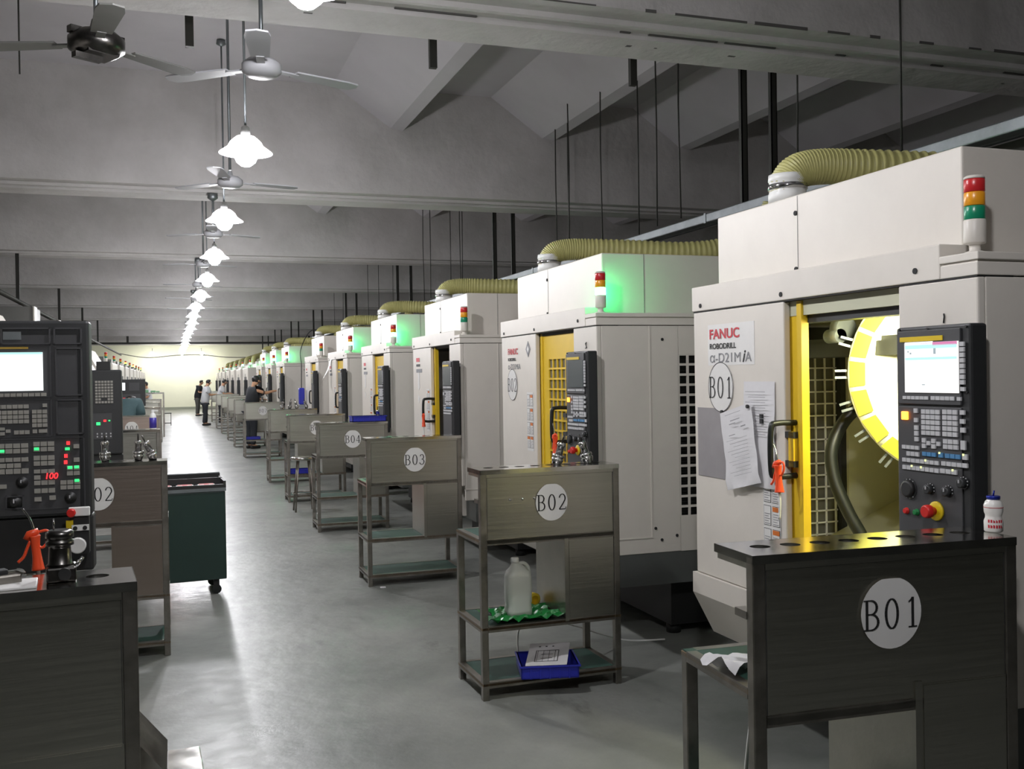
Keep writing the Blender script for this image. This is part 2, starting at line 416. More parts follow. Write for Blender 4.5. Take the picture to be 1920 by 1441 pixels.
for i, y in enumerate([4.79, 5.95, 7.35, 7.79, 8.45, 9.05, 9.72, 10.10, 10.42, 13.76, 14.23, 15.05, 15.7, 16.25, 19.4, 20.2, 21.0, 25.3, 26.4]):
    zt = ZC if not any(b < y < b+.68 for b in BEAMS) else 3.585
    r = MB().tube([(0, 0, PZ+.05), (.012*math.sin(i*2.3), 0, (PZ+zt)/2), (0, 0, zt)], .0065, 6)
    tag(r.build('hanging_rod', M['strut'], None, (PX-.02+.10*math.sin(i*1.9), y, 0)), 'thin threaded rod between ceiling and right duct, %s from the camera' % ords[i], 'rod', 'threaded rods above the right duct')
for x, wh in ((3.18, 'right'), (1.70, 'middle'), (.145, 'left')):
    tag(MB().box(-.025, -.02, 3.67, .025, .02, ZC).build('ceiling_bracket', M['strut'], None, (x, 6.5, 0)), 'short dark steel stub hanging behind the front beam, %s one' % wh, 'bracket', 'short ceiling stubs')
tag(MB().tube([(-2.2, 3, 2.86), (-2.2, 50, 2.86)], .035, 10).build('service_pipe', M['strut']), 'dark pipe hung above the left machine row', 'pipe')
for i, y in enumerate((10.3, 13.6, 16.9, 22.9, 28.7, 34.5)):
    s = MB().box(-.025, -.02, 2.84, .025, -.012, ZC, 0).box(-.025, -.02, 2.84, -.018, .02, ZC).box(.018, -.02, 2.84, .025, .02, ZC)
    tag(s.build('ceiling_strut', M['strut'], None, (-2.2, y, 0)), 'dark steel channel holding the left pipe, %s from the camera' % ords[i], 'strut', 'left pipe struts')
tag(MB().tube([(-.90, 7.2, 3.62), (-.90, 7.2, ZC)], .006, 6).build('dangling_wire', M['strut']), 'thin wire dangling from the ceiling in the top left corner', 'wire')
# far cross pipe, its hangers, and the sagging cable
fp = MB().box(-5, 49.95, 3.36, 8, 50.05, 3.45)
for x in (-1.9, 2.6, 6.5): fp.box(x-.05, 49.97, 3.40, x+.05, 50.03, ZC)
tag(fp.build('cross_pipe', M['strut']), 'dark pipe crossing the hall below the ceiling near the far wall', 'pipe')
tag(MB().tube(smooth_path([(-2.6, 56, 3.1), (-1.2, 56, 2.86), (.3, 56, 2.97), (1.6, 56, 2.98), (3.0, 56, 2.84), (5, 56, 2.84)]), .02, 6).build('sagging_cable', M['strut']), 'dark cable sagging across the hall in front of the far wall', 'cable')

# ------------------------------------------------------------------ lettering
def ring(mb, cx, cz, rx, rz, tx, tz, n=28, m=0, y=0, th=.001):
    V = []
    for a_ in range(n):
        a = 2*PI*a_/n; V.append((cx+rx*math.cos(a), y, cz+rz*math.sin(a)))
    for a_ in range(n):
        a = 2*PI*a_/n; V.append((cx+(rx-tx)*math.cos(a), y, cz+(rz-tz)*math.sin(a)))
    mb.add(V, [(i, (i+1) % n, n+(i+1) % n, n+i) for i in range(n)], m)
def stroke(mb, pts, wds, m=0, y=0):
    for i in range(len(pts)-1):
        (x0, z0), (x1, z1) = pts[i], pts[i+1]; w0, w1 = wds[i], wds[i+1]
        dx, dz = x1-x0, z1-z0; L = math.hypot(dx, dz) or 1; nx, nz = -dz/L, dx/L
        mb.add([(x0+nx*w0/2, y, z0+nz*w0/2), (x0-nx*w0/2, y, z0-nz*w0/2), (x1-nx*w1/2, y, z1-nz*w1/2), (x1+nx*w1/2, y, z1+nz*w1/2)], [(0, 1, 2, 3)], m)
def arc(cx, cz, rx, rz, a0, a1, n=12):
    return [(cx+rx*math.cos(math.radians(a0+(a1-a0)*i/n)), cz+rz*math.sin(math.radians(a0+(a1-a0)*i/n))) for i in range(n+1)]
def glyph(mb, ch, x, z, h, wd, m=1, y=-.0015):
    """narrow serif capital/digit, box x..x+wd, z..z+h (plane y)"""
    T = wd*.17; t = wd*.07
    def S(p, ws=None):
        q = [(x+a*wd, z+b*h) for a, b in p]
        if ws is None:
            ws = []
            for i in range(len(q)):
                a = q[max(i-1, 0)]; b = q[min(i+1, len(q)-1)]; dx, dz = abs(b[0]-a[0])*h/wd*.5, abs(b[1]-a[1])
                ws.append(t+(T-t)*dz/(dx+dz+1e-9))
        stroke(mb, q, ws, m, y)
    A = arc
    if ch == '0': S(A(.5, .5, .36, .49, 0, 360, 24))
    elif ch == '1': S([(.55, 0), (.55, 1)], [T, T]); S([(.55, .97), (.3, .84)], [t*1.6, t]); S([(.28, .012), (.82, .012)], [t, t])
    elif ch == 'B':
        S([(.22, 0), (.22, 1)], [T, T]); S([(.02, .985), (.5, .985)], [t, t]); S([(.02, .012), (.5, .012)], [t, t]); S([(.22, .53), (.5, .53)], [t, t])
        S(A(.48, .755, .34, .23, 90, -90)); S(A(.48, .27, .42, .258, 90, -90))
    elif ch == 'A': S([(.02, .012), (.3, .012)], [t, t]); S([(.1, 0), (.5, 1)], [t, t]); S([(.5, 1), (.88, 0)], [T, T]); S([(.7, .012), (1, .012)], [t, t]); S([(.22, .33), (.75, .33)], [t, t])
    elif ch == '2': S(A(.48, .72, .34, .27, 170, -20)+[(.6, .42), (.12, .03)]); S([(.1, .03), (.85, .03)], [T*.6, T*.6]); S([(.85, .03), (.9, .18)], [t, t])
    elif ch == '3': S(A(.45, .75, .30, .24, 165, -70)+[(.35, .53)]); S([(.35, .53)]+A(.43, .27, .38, .26, 80, -165))
    elif ch == '4': S([(.66, 0), (.66, 1)], [T, T]); S([(.64, .98), (.06, .28)], [t, t]); S([(.05, .28), (.92, .28)], [t*1.3, t*1.3]); S([(.45, .012), (.86, .012)], [t, t])
    elif ch == '5': S([(.25, .98), (.8, .98)], [T*.6, T*.6]); S([(.25, .98), (.2, .56)], [t, t]); S([(.2, .56)]+A(.42, .31, .38, .29, 100, -160))
    elif ch == '6': S(A(.5, .30, .34, .29, 0, 360, 18)); S(A(.62, .40, .47, .58, 180, 85))
    elif ch == '7': S([(.1, .97), (.88, .97)], [T*.7, T*.7]); S([(.88, .96), (.55, .5), (.42, 0)], [t, T*.8, T])
    elif ch == '8': S(A(.5, .75, .28, .23, 0, 360, 18)); S(A(.5, .27, .35, .26, 0, 360, 18))
    elif ch == '9': S(A(.5, .70, .34, .29, 0, 360, 18)); S(A(.38, .60, .47, .58, 0, -95))
def m_sticker(text, r, rz=None, outline=False, cut=True):
    def f():
        rz_ = rz or r; mb = MB(); n = 40
        V = []
        for q in range(n):
            a = 2*PI*q/n; rr = 1.0
            zz = rz_*math.sin(a)
            if cut: zz = min(zz, rz_*.96)
            V.append((r*math.cos(a), 0, zz))
        mb.add(V+[(v[0], .001, v[2]) for v in V], [list(range(n)), list(range(n, 2*n))[::-1]]+[(i, (i+1) % n, n+(i+1) % n, n+i) for i in range(n)], 0)
        if outline: ring(mb, 0, 0, r*.995, rz_*.995, .003, .003, 40, 1, -.0012)
        h = rz_*.84; wd = r*.54; g = r*.13
        tot = len(text)*wd+(len(text)-1)*g
        for i, c in enumerate(text): glyph(mb, c, -tot/2+i*(wd+g), -h*.52, h, wd)
        return mb
    return f
def sticker(text, r, parent, loc, rz=0, rzv=None, outline=False):
    k = ('num_'+text, r, rzv, outline)
    o = part('number_sticker', k, m_sticker(text, r, rzv, outline), [M['sticker'], M['ink']], parent, loc, rz)
    return o
def text_mesh(txt, size, material, name='lettering', shear=0, bold=0, xs=1.0):
    k = ('txt', txt, size, shear, bold, xs, material.name)
    if k not in CACHE:
        cu = bpy.data.curves.new('t', 'FONT'); cu.body = txt; cu.size = size; cu.shear = shear; cu.offset = bold; cu.extrude = .0004
        cu.align_x = 'LEFT'
        o = bpy.data.objects.new('t', cu); COL.objects.link(o)
        bpy.context.view_layer.update()
        me = bpy.data.meshes.new_from_object(o.evaluated_get(bpy.context.evaluated_depsgraph_get()))
        bpy.data.objects.remove(o); me.name = name
        for v in me.vertices: v.co.x *= xs
        me.materials.clear(); me.materials.append(material); CACHE[k] = me
    return CACHE[k]
def put_text(txt, size, material, parent, loc, face='-x', name='lettering', **kw):
    o = bpy.data.objects.new(name, text_mesh(txt, size, material, name, **kw)); COL.objects.link(o); o.parent = parent
    o.location = loc
    o.rotation_euler = {'-x': (PI/2, 0, -PI/2), '-y': (PI/2, 0, 0)}[face]
    return o

# ------------------------------------------------------------------ right-hand machines
MX = 2.32                       # front plane of the row
W, D = 1.737, 2.0               # width along the hall, depth
def m_body_tall():
    b = MB()
    # front sheets around the door slot (y .35-1.01), z .67 - 1.88
    b.box(0, 1.012, .67, .03, W, 1.88, 0, .006); b.box(0, 0, .67, .03, .349, 1.88, 0, .006)
    b.box(.0, .349, .67, .03, 1.012, .80)
    # chute below the front
    b.prism([(-.014, .574), (-.014, .668), (.03, .668), (.15, .668), (.15, .375), (.092, .375)], .3, W+.015, 'y')
    # rear, left side, top and floor of the cabin
    b.box(D-.03, 0, .357, D, W, 1.94); b.box(.03, W-.03, .545, .48, W, 1.88); b.box(.48, W-.03, .545, .80, W, .74); b.box(.48, W-.03, 1.78, .80, W, 1.88); b.box(.80, W-.03, .545, D, W, 1.88)
    b.box(.03, .03, .67, D-.03, W-.03, .70)
    # right side sheets around the vent (x .527-1.02, z .748-1.711)
    b.box(.03, 0, .545, .527, .03, 1.88, 0, .004); b.box(1.02, 0, .545, D, .03, 1.88, 0, .004)
    b.box(.527, 0, .545, 1.02, .03, .748); b.box(.527, 0, 1.711, 1.02, .03, 1.88)
    b.box(.334, -.004, .64, .342, 0, 1.88); b.box(.02, -.004, .635, .342, 0, .642)      # raised seam
    for x, z in ((.42, 1.80), (.40, .62), (.50, .64), (.36, .69)): b.cyl((x, -.004, z), .009, .006, 10, 1, 'y')
    return b
def m_header():
    b = MB(); b.box(-.006, .151, 1.884, .14, W+.004, 1.997, 0, .004)
    b.box(-.004, -.004, 1.884, D, .151, 1.925, 0, .003); b.box(-.008, -.010, 1.931, D, .151, 1.955, 0, .003)
    b.box(0, 0, 1.92, D, .151, 1.935)
    b.box(.14, .151, 1.88, D, W, 1.945)
    b.box(-.001, .001, 1.879, .14, W-.002, 1.886, 1)
    for y, z in ((1.66, 1.908), (1.02, 1.908), (.26, 1.922)): b.cyl((-.010, y, z), .010, .006, 10, 1, 'x')
    return b
def m_roof():
    b = MB(); b.box(.125, .19, 1.945, D-.1, 1.72, 2.325, 0, .006)
    for z in (2.02, 2.25): b.cyl((.119, 1.10, z), .010, .008, 10, 1, 'x')
    b.box(.1235, 1.088, 1.95, .126, 1.090, 2.32, 2)
    for x, y in ((.11, 1.15), (.11, .55), (.11, .40)): b.cyl((x, y, 1.998), .012, .008, 10, 1)
    b.box(.40, .187, 1.95, .402, .19, 2.325, 2)
    return b
def m_base():
    b = MB(); b.box(.12, .0+.004, .357, D-.01, W-.01, .545)
    return b
def m_plinth():
    b = MB(); b.box(.55, .18, .06, D-.05, W-.15, .357)
    for x in (.6, 1.2, D-.15):
        for y in (.25, W-.25): b.cyl((x, y, 0), .045, .06, 12).box(x-.03, y-.03, .03, x+.03, y+.03, .12)
    return b
def m_vent():
    b = MB(); x0, x1, z0, z1 = .527, 1.02, .748, 1.711
    nx, nz = 8, 16; px_, pz = (x1-x0)/nx, (z1-z0)/nz
    for i in range(nx+1): b.box(x0+i*px_-.007, .002, z0, x0+i*px_+.007, .010, z1)
    for j in range(nz+1): b.box(x0, .0025, z0+j*pz-.007, x1, .0105, z0+j*pz+.007)
    for j in range(60): b.box(x0, .035, z0+j*.016, x1, .039, z0+j*.016+.006, 2)
    b.box(x0-.01, .06, z0-.01, x1+.01, .07, z1+.01, 2)
    return b
def m_cavity(): # cabin liner; its black version paints in the shade of unlit cabins
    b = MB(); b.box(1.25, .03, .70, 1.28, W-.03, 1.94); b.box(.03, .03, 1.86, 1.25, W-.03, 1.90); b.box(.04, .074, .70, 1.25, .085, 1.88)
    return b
def m_door():   # yellow sheet with a window opening; y .40..1.03 when shut
    b = MB(); y0, y1, z0, z1 = .30, 1.035, .78, 1.876; wy0, wy1, wz0, wz1 = .42, .862, .84, 1.709
    b.box(.036, y0, z0, .052, wy0, z1); b.box(.036, wy1, z0, .052, y1, z1); b.box(.036, wy0, z0, .052, wy1, wz0); b.box(.036, wy0, wz1, .052, wy1, z1)
    b.box(.030, .965, z0, .036, 1.0, z1)
    return b
def m_grille_door():
    b = MB(); y0, y1, z0, z1 = .42, .862, .84, 1.709; n = 6; mz = 13
    for i in range(n+1):
        y = y0+(y1-y0)*i/n; b.box(.033, y-.006, z0, .043, y+.006, z1)
    for j in range(mz+1):
        z = z0+(z1-z0)*j/mz; b.box(.0325, y0, z-.006, .0435, y1, z+.006)
    return b
def m_glass_door(): return MB().box(.044, .42, .84, .049, .862, 1.709)
def m_handle():
    return MB().tube(smooth_path([(.03, .0, .105), (-.06, .0, .105), (-.085, 0, .08), (-.085, 0, -.08), (-.06, 0, -.105), (.03, 0, -.105)], 5), .012, 10)
def m_hblock(): return MB().box(.0, -.03, .045, .03, .03, .07).box(0, -.03, -.07, .03, .03, -.045)
def m_twr(): # tower: gray body only
    return MB().lathe([(.03, 0), (.03, .008), (.017, .012), (.017, .03), (.031, .034), (.033, .038), (.033, .105), (.031, .108)], n=24)
def m_lens(z0, h): return lambda: MB().lathe([(.029, z0), (.031, z0+.002), (.031, z0+h-.003), (.029, z0+h)], n=24)
def m_cap(): return MB().lathe([(.031, .234), (.031, .240), (.024, .245)], n=24)
# control panel: coordinates along y and z on its face at x=-.095
CPY = .262; CPW = .320; CPZ0, CPZ1 = .99, 1.735
def m_cp_case():
    b = MB(); b.box(-.085, CPY-CPW, CPZ0, -.022, CPY, CPZ1, 0, .008); b.box(-.03, CPY-CPW+.06, CPZ0+.05, .002, CPY-.02, CPZ1-.05)
    b.box(-.092, CPY-CPW+.035, 1.49, -.085, CPY-.012, 1.722, 1, .002)
    b.box(-.090, CPY-CPW+.035, 1.035, -.085, CPY-.012, 1.482, 1, .002)
    for y, z in ((CPY-.145, 1.725), (CPY-.02, 1.728), (CPY-CPW+.015, 1.725), (CPY-CPW+.014, 1.53), (CPY-CPW+.014, 1.32), (CPY-CPW+.014, 1.10)): b.cyl((-.090, y, z), .004, .004, 8, 2, 'x')
    return b
# picture-measured layout of the face -> y,z
def cpp(cx, cy):
    px_ = cx/3.43; py_ = cy/3.43
    yl = CPY-(px_-19)/145*CPW
    z = 1.6-((cy-425)/(cx+4593)+.0158)*2.376+.004
    return yl, z
def keys(mb, x0, y0, x1, y1, nx, ny, m=0, skip=()):
    (ya, za), (yb, zb) = cpp(x0, y0), cpp(x1, y1)
    for i in range(nx):
        for j in range(ny):
            if (i, j) in skip: continue
            wy = (ya-yb)/nx; hz = (za-zb)/ny
            a = ya-i*wy; c = za-j*hz
            mb.box(-.095, a-wy*.86, c-hz*.84, -.089, a-wy*.02, c-hz*.02, m)
def m_keypad_letters():
    b = MB(); keys(b, 254, 612, 380, 790, 4, 5); keys(b, 256, 796, 285, 868, 1, 2); keys(b, 320, 800, 350, 872, 1, 2); keys(b, 288, 815, 316, 850, 1, 1); keys(b, 354, 820, 382, 855, 1, 1); return b
def m_keypad_numbers():
    b = MB(); keys(b, 394, 614, 492, 798, 3, 5); keys(b, 397, 803, 495, 880, 3, 2); return b
def m_side_keys():
    b = MB(); keys(b, 505, 618, 538, 655, 1, 1); keys(b, 505, 675, 538, 712, 1, 1); keys(b, 507, 730, 540, 770, 1, 1); keys(b, 508, 812, 541, 886, 1, 1)
    keys(b, 202, 606, 232, 642, 1, 1); keys(b, 203, 666, 233, 702, 1, 1); keys(b, 204, 714, 235, 788, 1, 2); keys(b, 205, 788, 236, 824, 1, 1); return b
def m_keypad_functions():
    b = MB(); keys(b, 116, 838, 238, 878, 4, 1); keys(b, 148, 880, 238, 922, 3, 1); keys(b, 117, 920, 370, 978, 8, 1); keys(b, 384, 945, 552, 996, 5, 1); keys(b, 118, 966, 370, 1028, 8, 1); keys(b, 376, 992, 486, 1040, 3, 1); keys(b, 518, 900, 552, 946, 1, 1); return b
def m_keypad_blue():
    b = MB(); keys(b, 258, 884, 352, 924, 3, 1, 0); keys(b, 366, 890, 400, 930, 1, 1); keys(b, 408, 896, 508, 940, 3, 1, 0); return b
def m_softkeys():
    b = MB(); keys(b, 126, 526, 306, 556, 6, 1); keys(b, 320, 528, 476, 562, 5, 1); keys(b, 488, 534, 516, 564, 1, 1)
    keys(b, 508, 180, 540, 460, 1, 8); keys(b, 510, 470, 542, 502, 1, 1); return b
def m_screen():
    (ya, za), (yb, zb) = cpp(146, 192), cpp(500, 510); return MB().box(-.096, yb, zb, -.090, ya, za)
def m_screen_details():
    b = MB()
    def q(x0, y0, x1, y1, m):
        (ya, za), (yb, zb) = cpp(x0, y0), cpp(x1, y1); b.box(-.0968, yb, zb, -.0955, ya, za, m)
    q(340, 183, 496, 196, 0); q(150, 186, 340, 195, 3); q(262, 186, 330, 193, 0); q(152, 206, 494, 216, 1); q(345, 222, 360, 258, 2); q(152, 284, 494, 290, 1); q(168, 240, 176, 250, 2); q(184, 250, 194, 262, 2); q(266, 452, 286, 458, 2)
    return b
def m_strip():
    (ya, za), (yb, zb) = cpp(110, 155), cpp(400, 170); return MB().box(-.0945, yb, zb, -.091, ya, za)
def dialm(cx, cy, r, big):
    def f():
        y, z = cpp(cx, cy); b = MB()
        b.lathe([(r, 0), (r, -.002)], (-.090, y, z), 24, 1, 'x'); b.lathe([(r*.8, 0), (r*.78, -.012 if big else -.016), (r*.6, -.015 if big else -.018)], (-.091, y, z), 24, 0, 'x')
        for k in range(10 if big else 7):
            a = -2.2+k*.49 if big else k*.6-.2
            b.box(-.0935, y+r*.9*math.cos(a)-.0015, z+r*.9*math.sin(a)-.0015, -.092, y+r*.9*math.cos(a)+.0015, z+r*.9*math.sin(a)+.0015, 2)
        if not big: b.box(-.112, y-.0018, z, -.108, y+.0018, z+r*.5, 2)
        return b
    return f
def btn(cx, cy, r, h):
    def f():
        y, z = cpp(cx, cy); return MB().lathe([(r*1.2, 0), (r*1.2, -.004), (r, -.005), (r, -h), (r*.8, -h-.002)], (-.089, y, z), 20, 0, 'x')
    return f
def estop(par):
    y, z = cpp(340, 1265)
    e = part('emergency_stop', 0, lambda: MB().lathe([(.012, 0), (.012, -.02), (.019, -.022), (.021, -.03), (.020, -.042), (.016, -.046)], (-.090, y, z), 24, 0, 'x'), M['redbtn'], par)
    part('guard_ring', 0, lambda: MB().lathe([(.030, 0), (.030, -.006), (.027, -.008), (.013, -.008)], (-.090, y-.004, z), 28, 0, 'x'), M['yelbtn'], e)
def control_panel(root, lod, lit=False, orange_on=True, num_lit=False):
    c = part('control_panel', 0, m_cp_case, [M['panel'], M['panel2'], M['dark']], root)
    part('screen', 'lit' if lit else 'off', m_screen, M['scr_white'] if lit else M['scr_off'], c)
    if lit: part('screen_readout', 0, m_screen_details, [M['scr_pink'], M['scr_cyan'], M['scr_grey'], M['scr_white']], c)
    part('brand_strip', 0, m_strip, M['yelbtn'], c)
    if lod < 3:
        part('keypad', 'a', m_keypad_letters, M['key'], c); part('keypad', 'b', m_keypad_numbers, M['key'], c); part('side_keys', 0, m_side_keys, M['key'], c)
        part('keypad', 'c', m_keypad_functions, M['key'], c); tag(part('keypad', 'd', m_keypad_blue, M['keyblue'], c), 'row of blue keys')
        part('softkeys', 0, m_softkeys, M['key'], c)
        y, z = cpp(138, 652)
        part('lamp_button', orange_on, lambda: MB().box(-.097, y-.013, z-.013, -.089, y+.013, z+.013, 0, .002), M['led_org'] if orange_on else M['key'], c)
    if lod < 2:
        part('handwheel', 0, dialm(160, 1120, .034, True), [M['dark'], M['panel'], M['key']], c)
        for q, (cx, cy) in enumerate(((306, 1125), (425, 1140), (520, 1085))):
            part('selector_knob', q, dialm(cx, cy, .019, False), [M['panel'], M['dark'], M['key']], c)
        part('stop_button', 0, btn(140, 1262, .009, .010), M['redbtn'], c)
        part('start_button', lod, btn(212, 1272, .009, .012), M['led_grn'] if lod == 1 and num_lit else M['grnbtn'], c)
        estop(c)
    if lod < 1:
        for cx, cy in ((375, 893), (526, 905), (281, 940), (186, 975), (250, 984), (458, 1004)):
            yy, zz = cpp(cx, cy)
            part('indicator_light', (cx, cy), lambda yy=yy, zz=zz: MB().box(-.0965, yy-.003, zz-.003, -.094, yy+.003, zz+.003), M['led_yel'], c)
    return c
HOSE = [(.21, 1.28, .04), (.21, 1.28, .085), (.25, 1.265, .135), (.34, 1.24, .155), (.50, 1.20, .155), (.80, 1.12, .145), (1.15, 1.02, .13), (1.45, .94, .17), (1.70, .88, .33), (1.76, .85, .46)]
def m_hose():
    P = smooth_path(HOSE, 34)
    return MB().tube(P, .075, 16, 0, True, lambda i: .074+(.0035 if i % 4 < 2 else -.0035))
def m_collar(): return MB().lathe([(.082, 0), (.082, .035), (.078, .045), (.078, .09), (.082, .095), (.080, .12)], (.21, 1.28, 0), 28)
def m_clamp(): return MB().lathe([(.0805, .055), (.084, .056), (.084, .078), (.0805, .079)], (.21, 1.28, 0), 28)
def m_label():
    b = MB(); b.box(-.002, -.062, 0, .0, .062, .40, 0)
    for i in range(2):
        y = .058-i*.062
        for j in range(4):
            z = .385-j*.095
            b.box(-.0032, y-.052, z-.082, -.002, y-.001, z, 1); b.box(-.0036, y-.050, z-.080, -.003, y-.003, z-.002, 0)
            if i == 1 or j == 3: b.box(-.0044, y-.050, z-.022, -.0034, y-.003, z-.003, 2)
            for q in range(5): b.box(-.0044, y-.046+.01*(q % 2), z-.075+q*.010, -.0038, y-.008, z-.072+q*.010, 3)
    return b
def logo(root, lod):
    if lod < 1:
        part('nameplate', 0, lambda: MB().box(-.0012, 1.225, 1.632, 0, 1.605, 1.815), M['sticker'], root)
        put_text('FANUC', .060, M['red_ink'], root, (-.003, 1.592, 1.752), bold=.0012, xs=1.28)
        put_text('ROBODRILL', .034, M['ink'], root, (-.003, 1.590, 1.706), bold=.0006, xs=1.22)
        put_text('\u03b1-D21M', .060, M['inkgrey'], root, (-.003, 1.590, 1.645), xs=1.25)
        put_text('i', .074, M['ink'], root, (-.003, 1.318, 1.645), bold=.0015, shear=.35)
        put_text('A', .060, M['inkgrey'], root, (-.003, 1.295, 1.645), xs=1.25)
    elif lod == 1:
        put_text('FANUC', .060, M['red_ink'], root, (-.003, 1.592, 1.752), bold=.0012, xs=1.1)
        put_text('ROBODRILL', .030, M['ink'], root, (-.003, 1.590, 1.706), bold=.0006, xs=1.1)
        put_text('\u03b1-D21MiA', .056, M['inkgrey'], root, (-.003, 1.590, 1.645), xs=1.1)
    else:
        part('lettering', 'l2', lambda: MB().box(-.003, 1.46, 1.752, -.001, 1.59, 1.79, 0).box(-.003, 1.44, 1.706, -.001, 1.59, 1.728, 1).box(-.003, 1.36, 1.645, -.001, 1.59, 1.68, 2), [M['red_ink'], M['ink'], M['inkgrey']], root)

def tall_machine(y0, num, lod, state, door='closed', dx=0.0, label='', ducts=True):
    r = empty('milling_machine', (MX+dx, y0, 0), 0, label, 'machine', 'tall cream milling machines on the right')
    part('body', 'tall', m_body_tall, [M['cream'], M['seam']], r)
    part('header', 0, m_header, [M['cream'], M['seam']], r)
    part('roof_box', 0, m_roof, [M['cream'], M['seam'], M['grey_enamel']], r)
    part('skirt', 0, m_base, M['skirt'], r); part('plinth', 0, m_plinth, M['dark'], r)
    part('vent_grille', 0, m_vent, [M['cream'], M['gunmetal'], M['dark']], r)
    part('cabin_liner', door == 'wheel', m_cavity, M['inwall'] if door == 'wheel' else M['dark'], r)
    # door
    d = empty('door', (0, 0, 0)); bpy.data.objects.remove(d)
    if door == 'closed':
        d = part('door', 'shut', m_door, M['yellow'], r)
        part('door_grille', 0, m_grille_door, M['yellow'], d); part('door_window', 0, m_glass_door, M['door_glass'], d)
        hy = .51
    else:
        d = part('door', 'open', lambda: MB().box(.034, .925, .78, .054, 1.28, 1.876).box(.020, .925, .78, .034, .955, 1.876).box(.0, .958, 1.22, .02, .992, 1.36), M['yellow'], r)
        for z in (1.84, 1.70): pass
        hy = .985
    h = part('handle', 0, m_handle, M['blackrub'], d, (0, hy, 1.29))
    part('handle_bracket', 0, m_hblock, M['dark'], h)
    # tower
    tw = part('signal_tower', 0, m_twr, M['cream'], r, (.06, .072, 1.955))
    on = {'green': 2, 'off': -1, 'amber': 1, 'red': 0}[state]
    for q, (nm, z0, h_, off, lit) in enumerate((('red_lens', .194, .040, 'l_red', 'l_red_on'), ('amber_lens', .151, .042, 'l_amb', 'l_amb_on'), ('green_lens', .108, .042, 'l_grn', 'l_grn_on'))):
        o = part(nm, on == q, m_lens(z0, h_), M[lit if on == q else off], tw)
        if on == q: tag(o, 'lit %s lens' % nm.split('_')[0])
    part('cap', 0, m_cap, M['cream'], tw)
    # hose
    if ducts:
        c = part('duct_collar', 0, m_collar, M['white'], r, (0, 0, 2.325)); part('hose_clamp', 0, m_clamp, M['chrome'], c)
        part('exhaust_hose', 0, m_hose, M['hose'], r, (0, 0, 2.325))
    logo(r, lod)
    if num:
        s = sticker(num, .105, r, (-.0035, 1.497, 1.535), -PI/2, .112, True)
    control_panel(r, lod, lit=(num == 'B01'), orange_on=(lod < 2), num_lit=(num == 'B02'))
    # scribble above the panel
    if num == 'B01': part('ink_mark', 0, lambda: MB().tube([(-.003, .14, 1.745), (-.003, .137, 1.765), (-.003, .139, 1.775)], .0025, 6), M['ink'], r)
    if num == 'B02': part('ink_mark', 1, lambda: MB().tube([(-.003, .16, 1.78), (-.003, .145, 1.79), (-.003, .15, 1.77), (-.003, .14, 1.76), (-.003, .16, 1.755)], .0025, 6), M['ink'], r)
    if lod < 3 and num != 'B01':
        part('warning_label', 0, m_label, [M['sticker'], M['ink'], M['orange_ink'], M['inkgrey']], r, (0, 1.135, 1.085))
    return r

TALL = [2.400, 5.262, 8.121, 10.985, 13.845, 16.70, 21.95, 24.83, 27.72]
NUMS = ['B01', 'B02', 'B03', 'B04', 'B05', 'B06', 'B07', 'B08', 'B09']
STATE = ['off', 'green', 'off', 'green', 'green', 'off', 'green', 'green', 'green']
DOOR = ['wheel', 'closed', 'open', 'closed', 'closed', 'closed', 'closed', 'closed', 'closed']
TL = ['cream milling machine B01, nearest on the right, door open on a glowing tool wheel',
      'cream milling machine B02 with shut yellow grille door and lit green lamp',
      'cream milling machine third in the right row, with its door open on a dark cabin',
      'cream milling machine with lit green lamp, fourth in the right row, behind blue tray',
      'cream milling machine fifth in the right row, white paper draped on its front',
      'cream milling machine sixth in the right row, unlit lamp tower, hanging blue case beside it',
      'cream milling machine with green lamp, nearest of the tall three beyond the row gap',
      'cream milling machine with green lamp, middle of the tall three beyond the row gap',
      'cream milling machine with green lamp, farthest of the tall three beyond the row gap']
machines = []
for i in range(9):
    lod = 0 if i == 0 else 1 if i == 1 else 2 if i < 5 else 3
    machines.append(tall_machine(TALL[i], NUMS[i] if i < 2 else None, lod, STATE[i], DOOR[i], 0, TL[i]))
# worn old stickers on the fronts of 3-5
def m_oldsticker(): return MB().prism([(.03, 0), (.045, .05), (.02, .08), (.035, .13), (-.01, .16), (-.04, .12), (-.03, .05), (-.045, 0), (0, -.03)], -.003, -.001, 'x').prism([(.03, -.07), (.04, -.12), (0, -.16), (-.035, -.10)], -.003, -.001, 'x')
for i in (2, 3):
    part('torn_sticker', 0, m_oldsticker, M['sticker'], machines[i], (0, 1.50, 1.50))
part('diamond_badge', 0, lambda: MB().prism([(.045, 0), (0, .055), (-.045, 0), (0, -.055)], -.003, -.001, 'x').prism([(.02, 0), (0, .025), (-.02, 0), (0, -.025)], -.004, -.002, 'x', 1), [M['inkgrey'], M['sticker']], machines[1], (0, 1.16, 1.78))

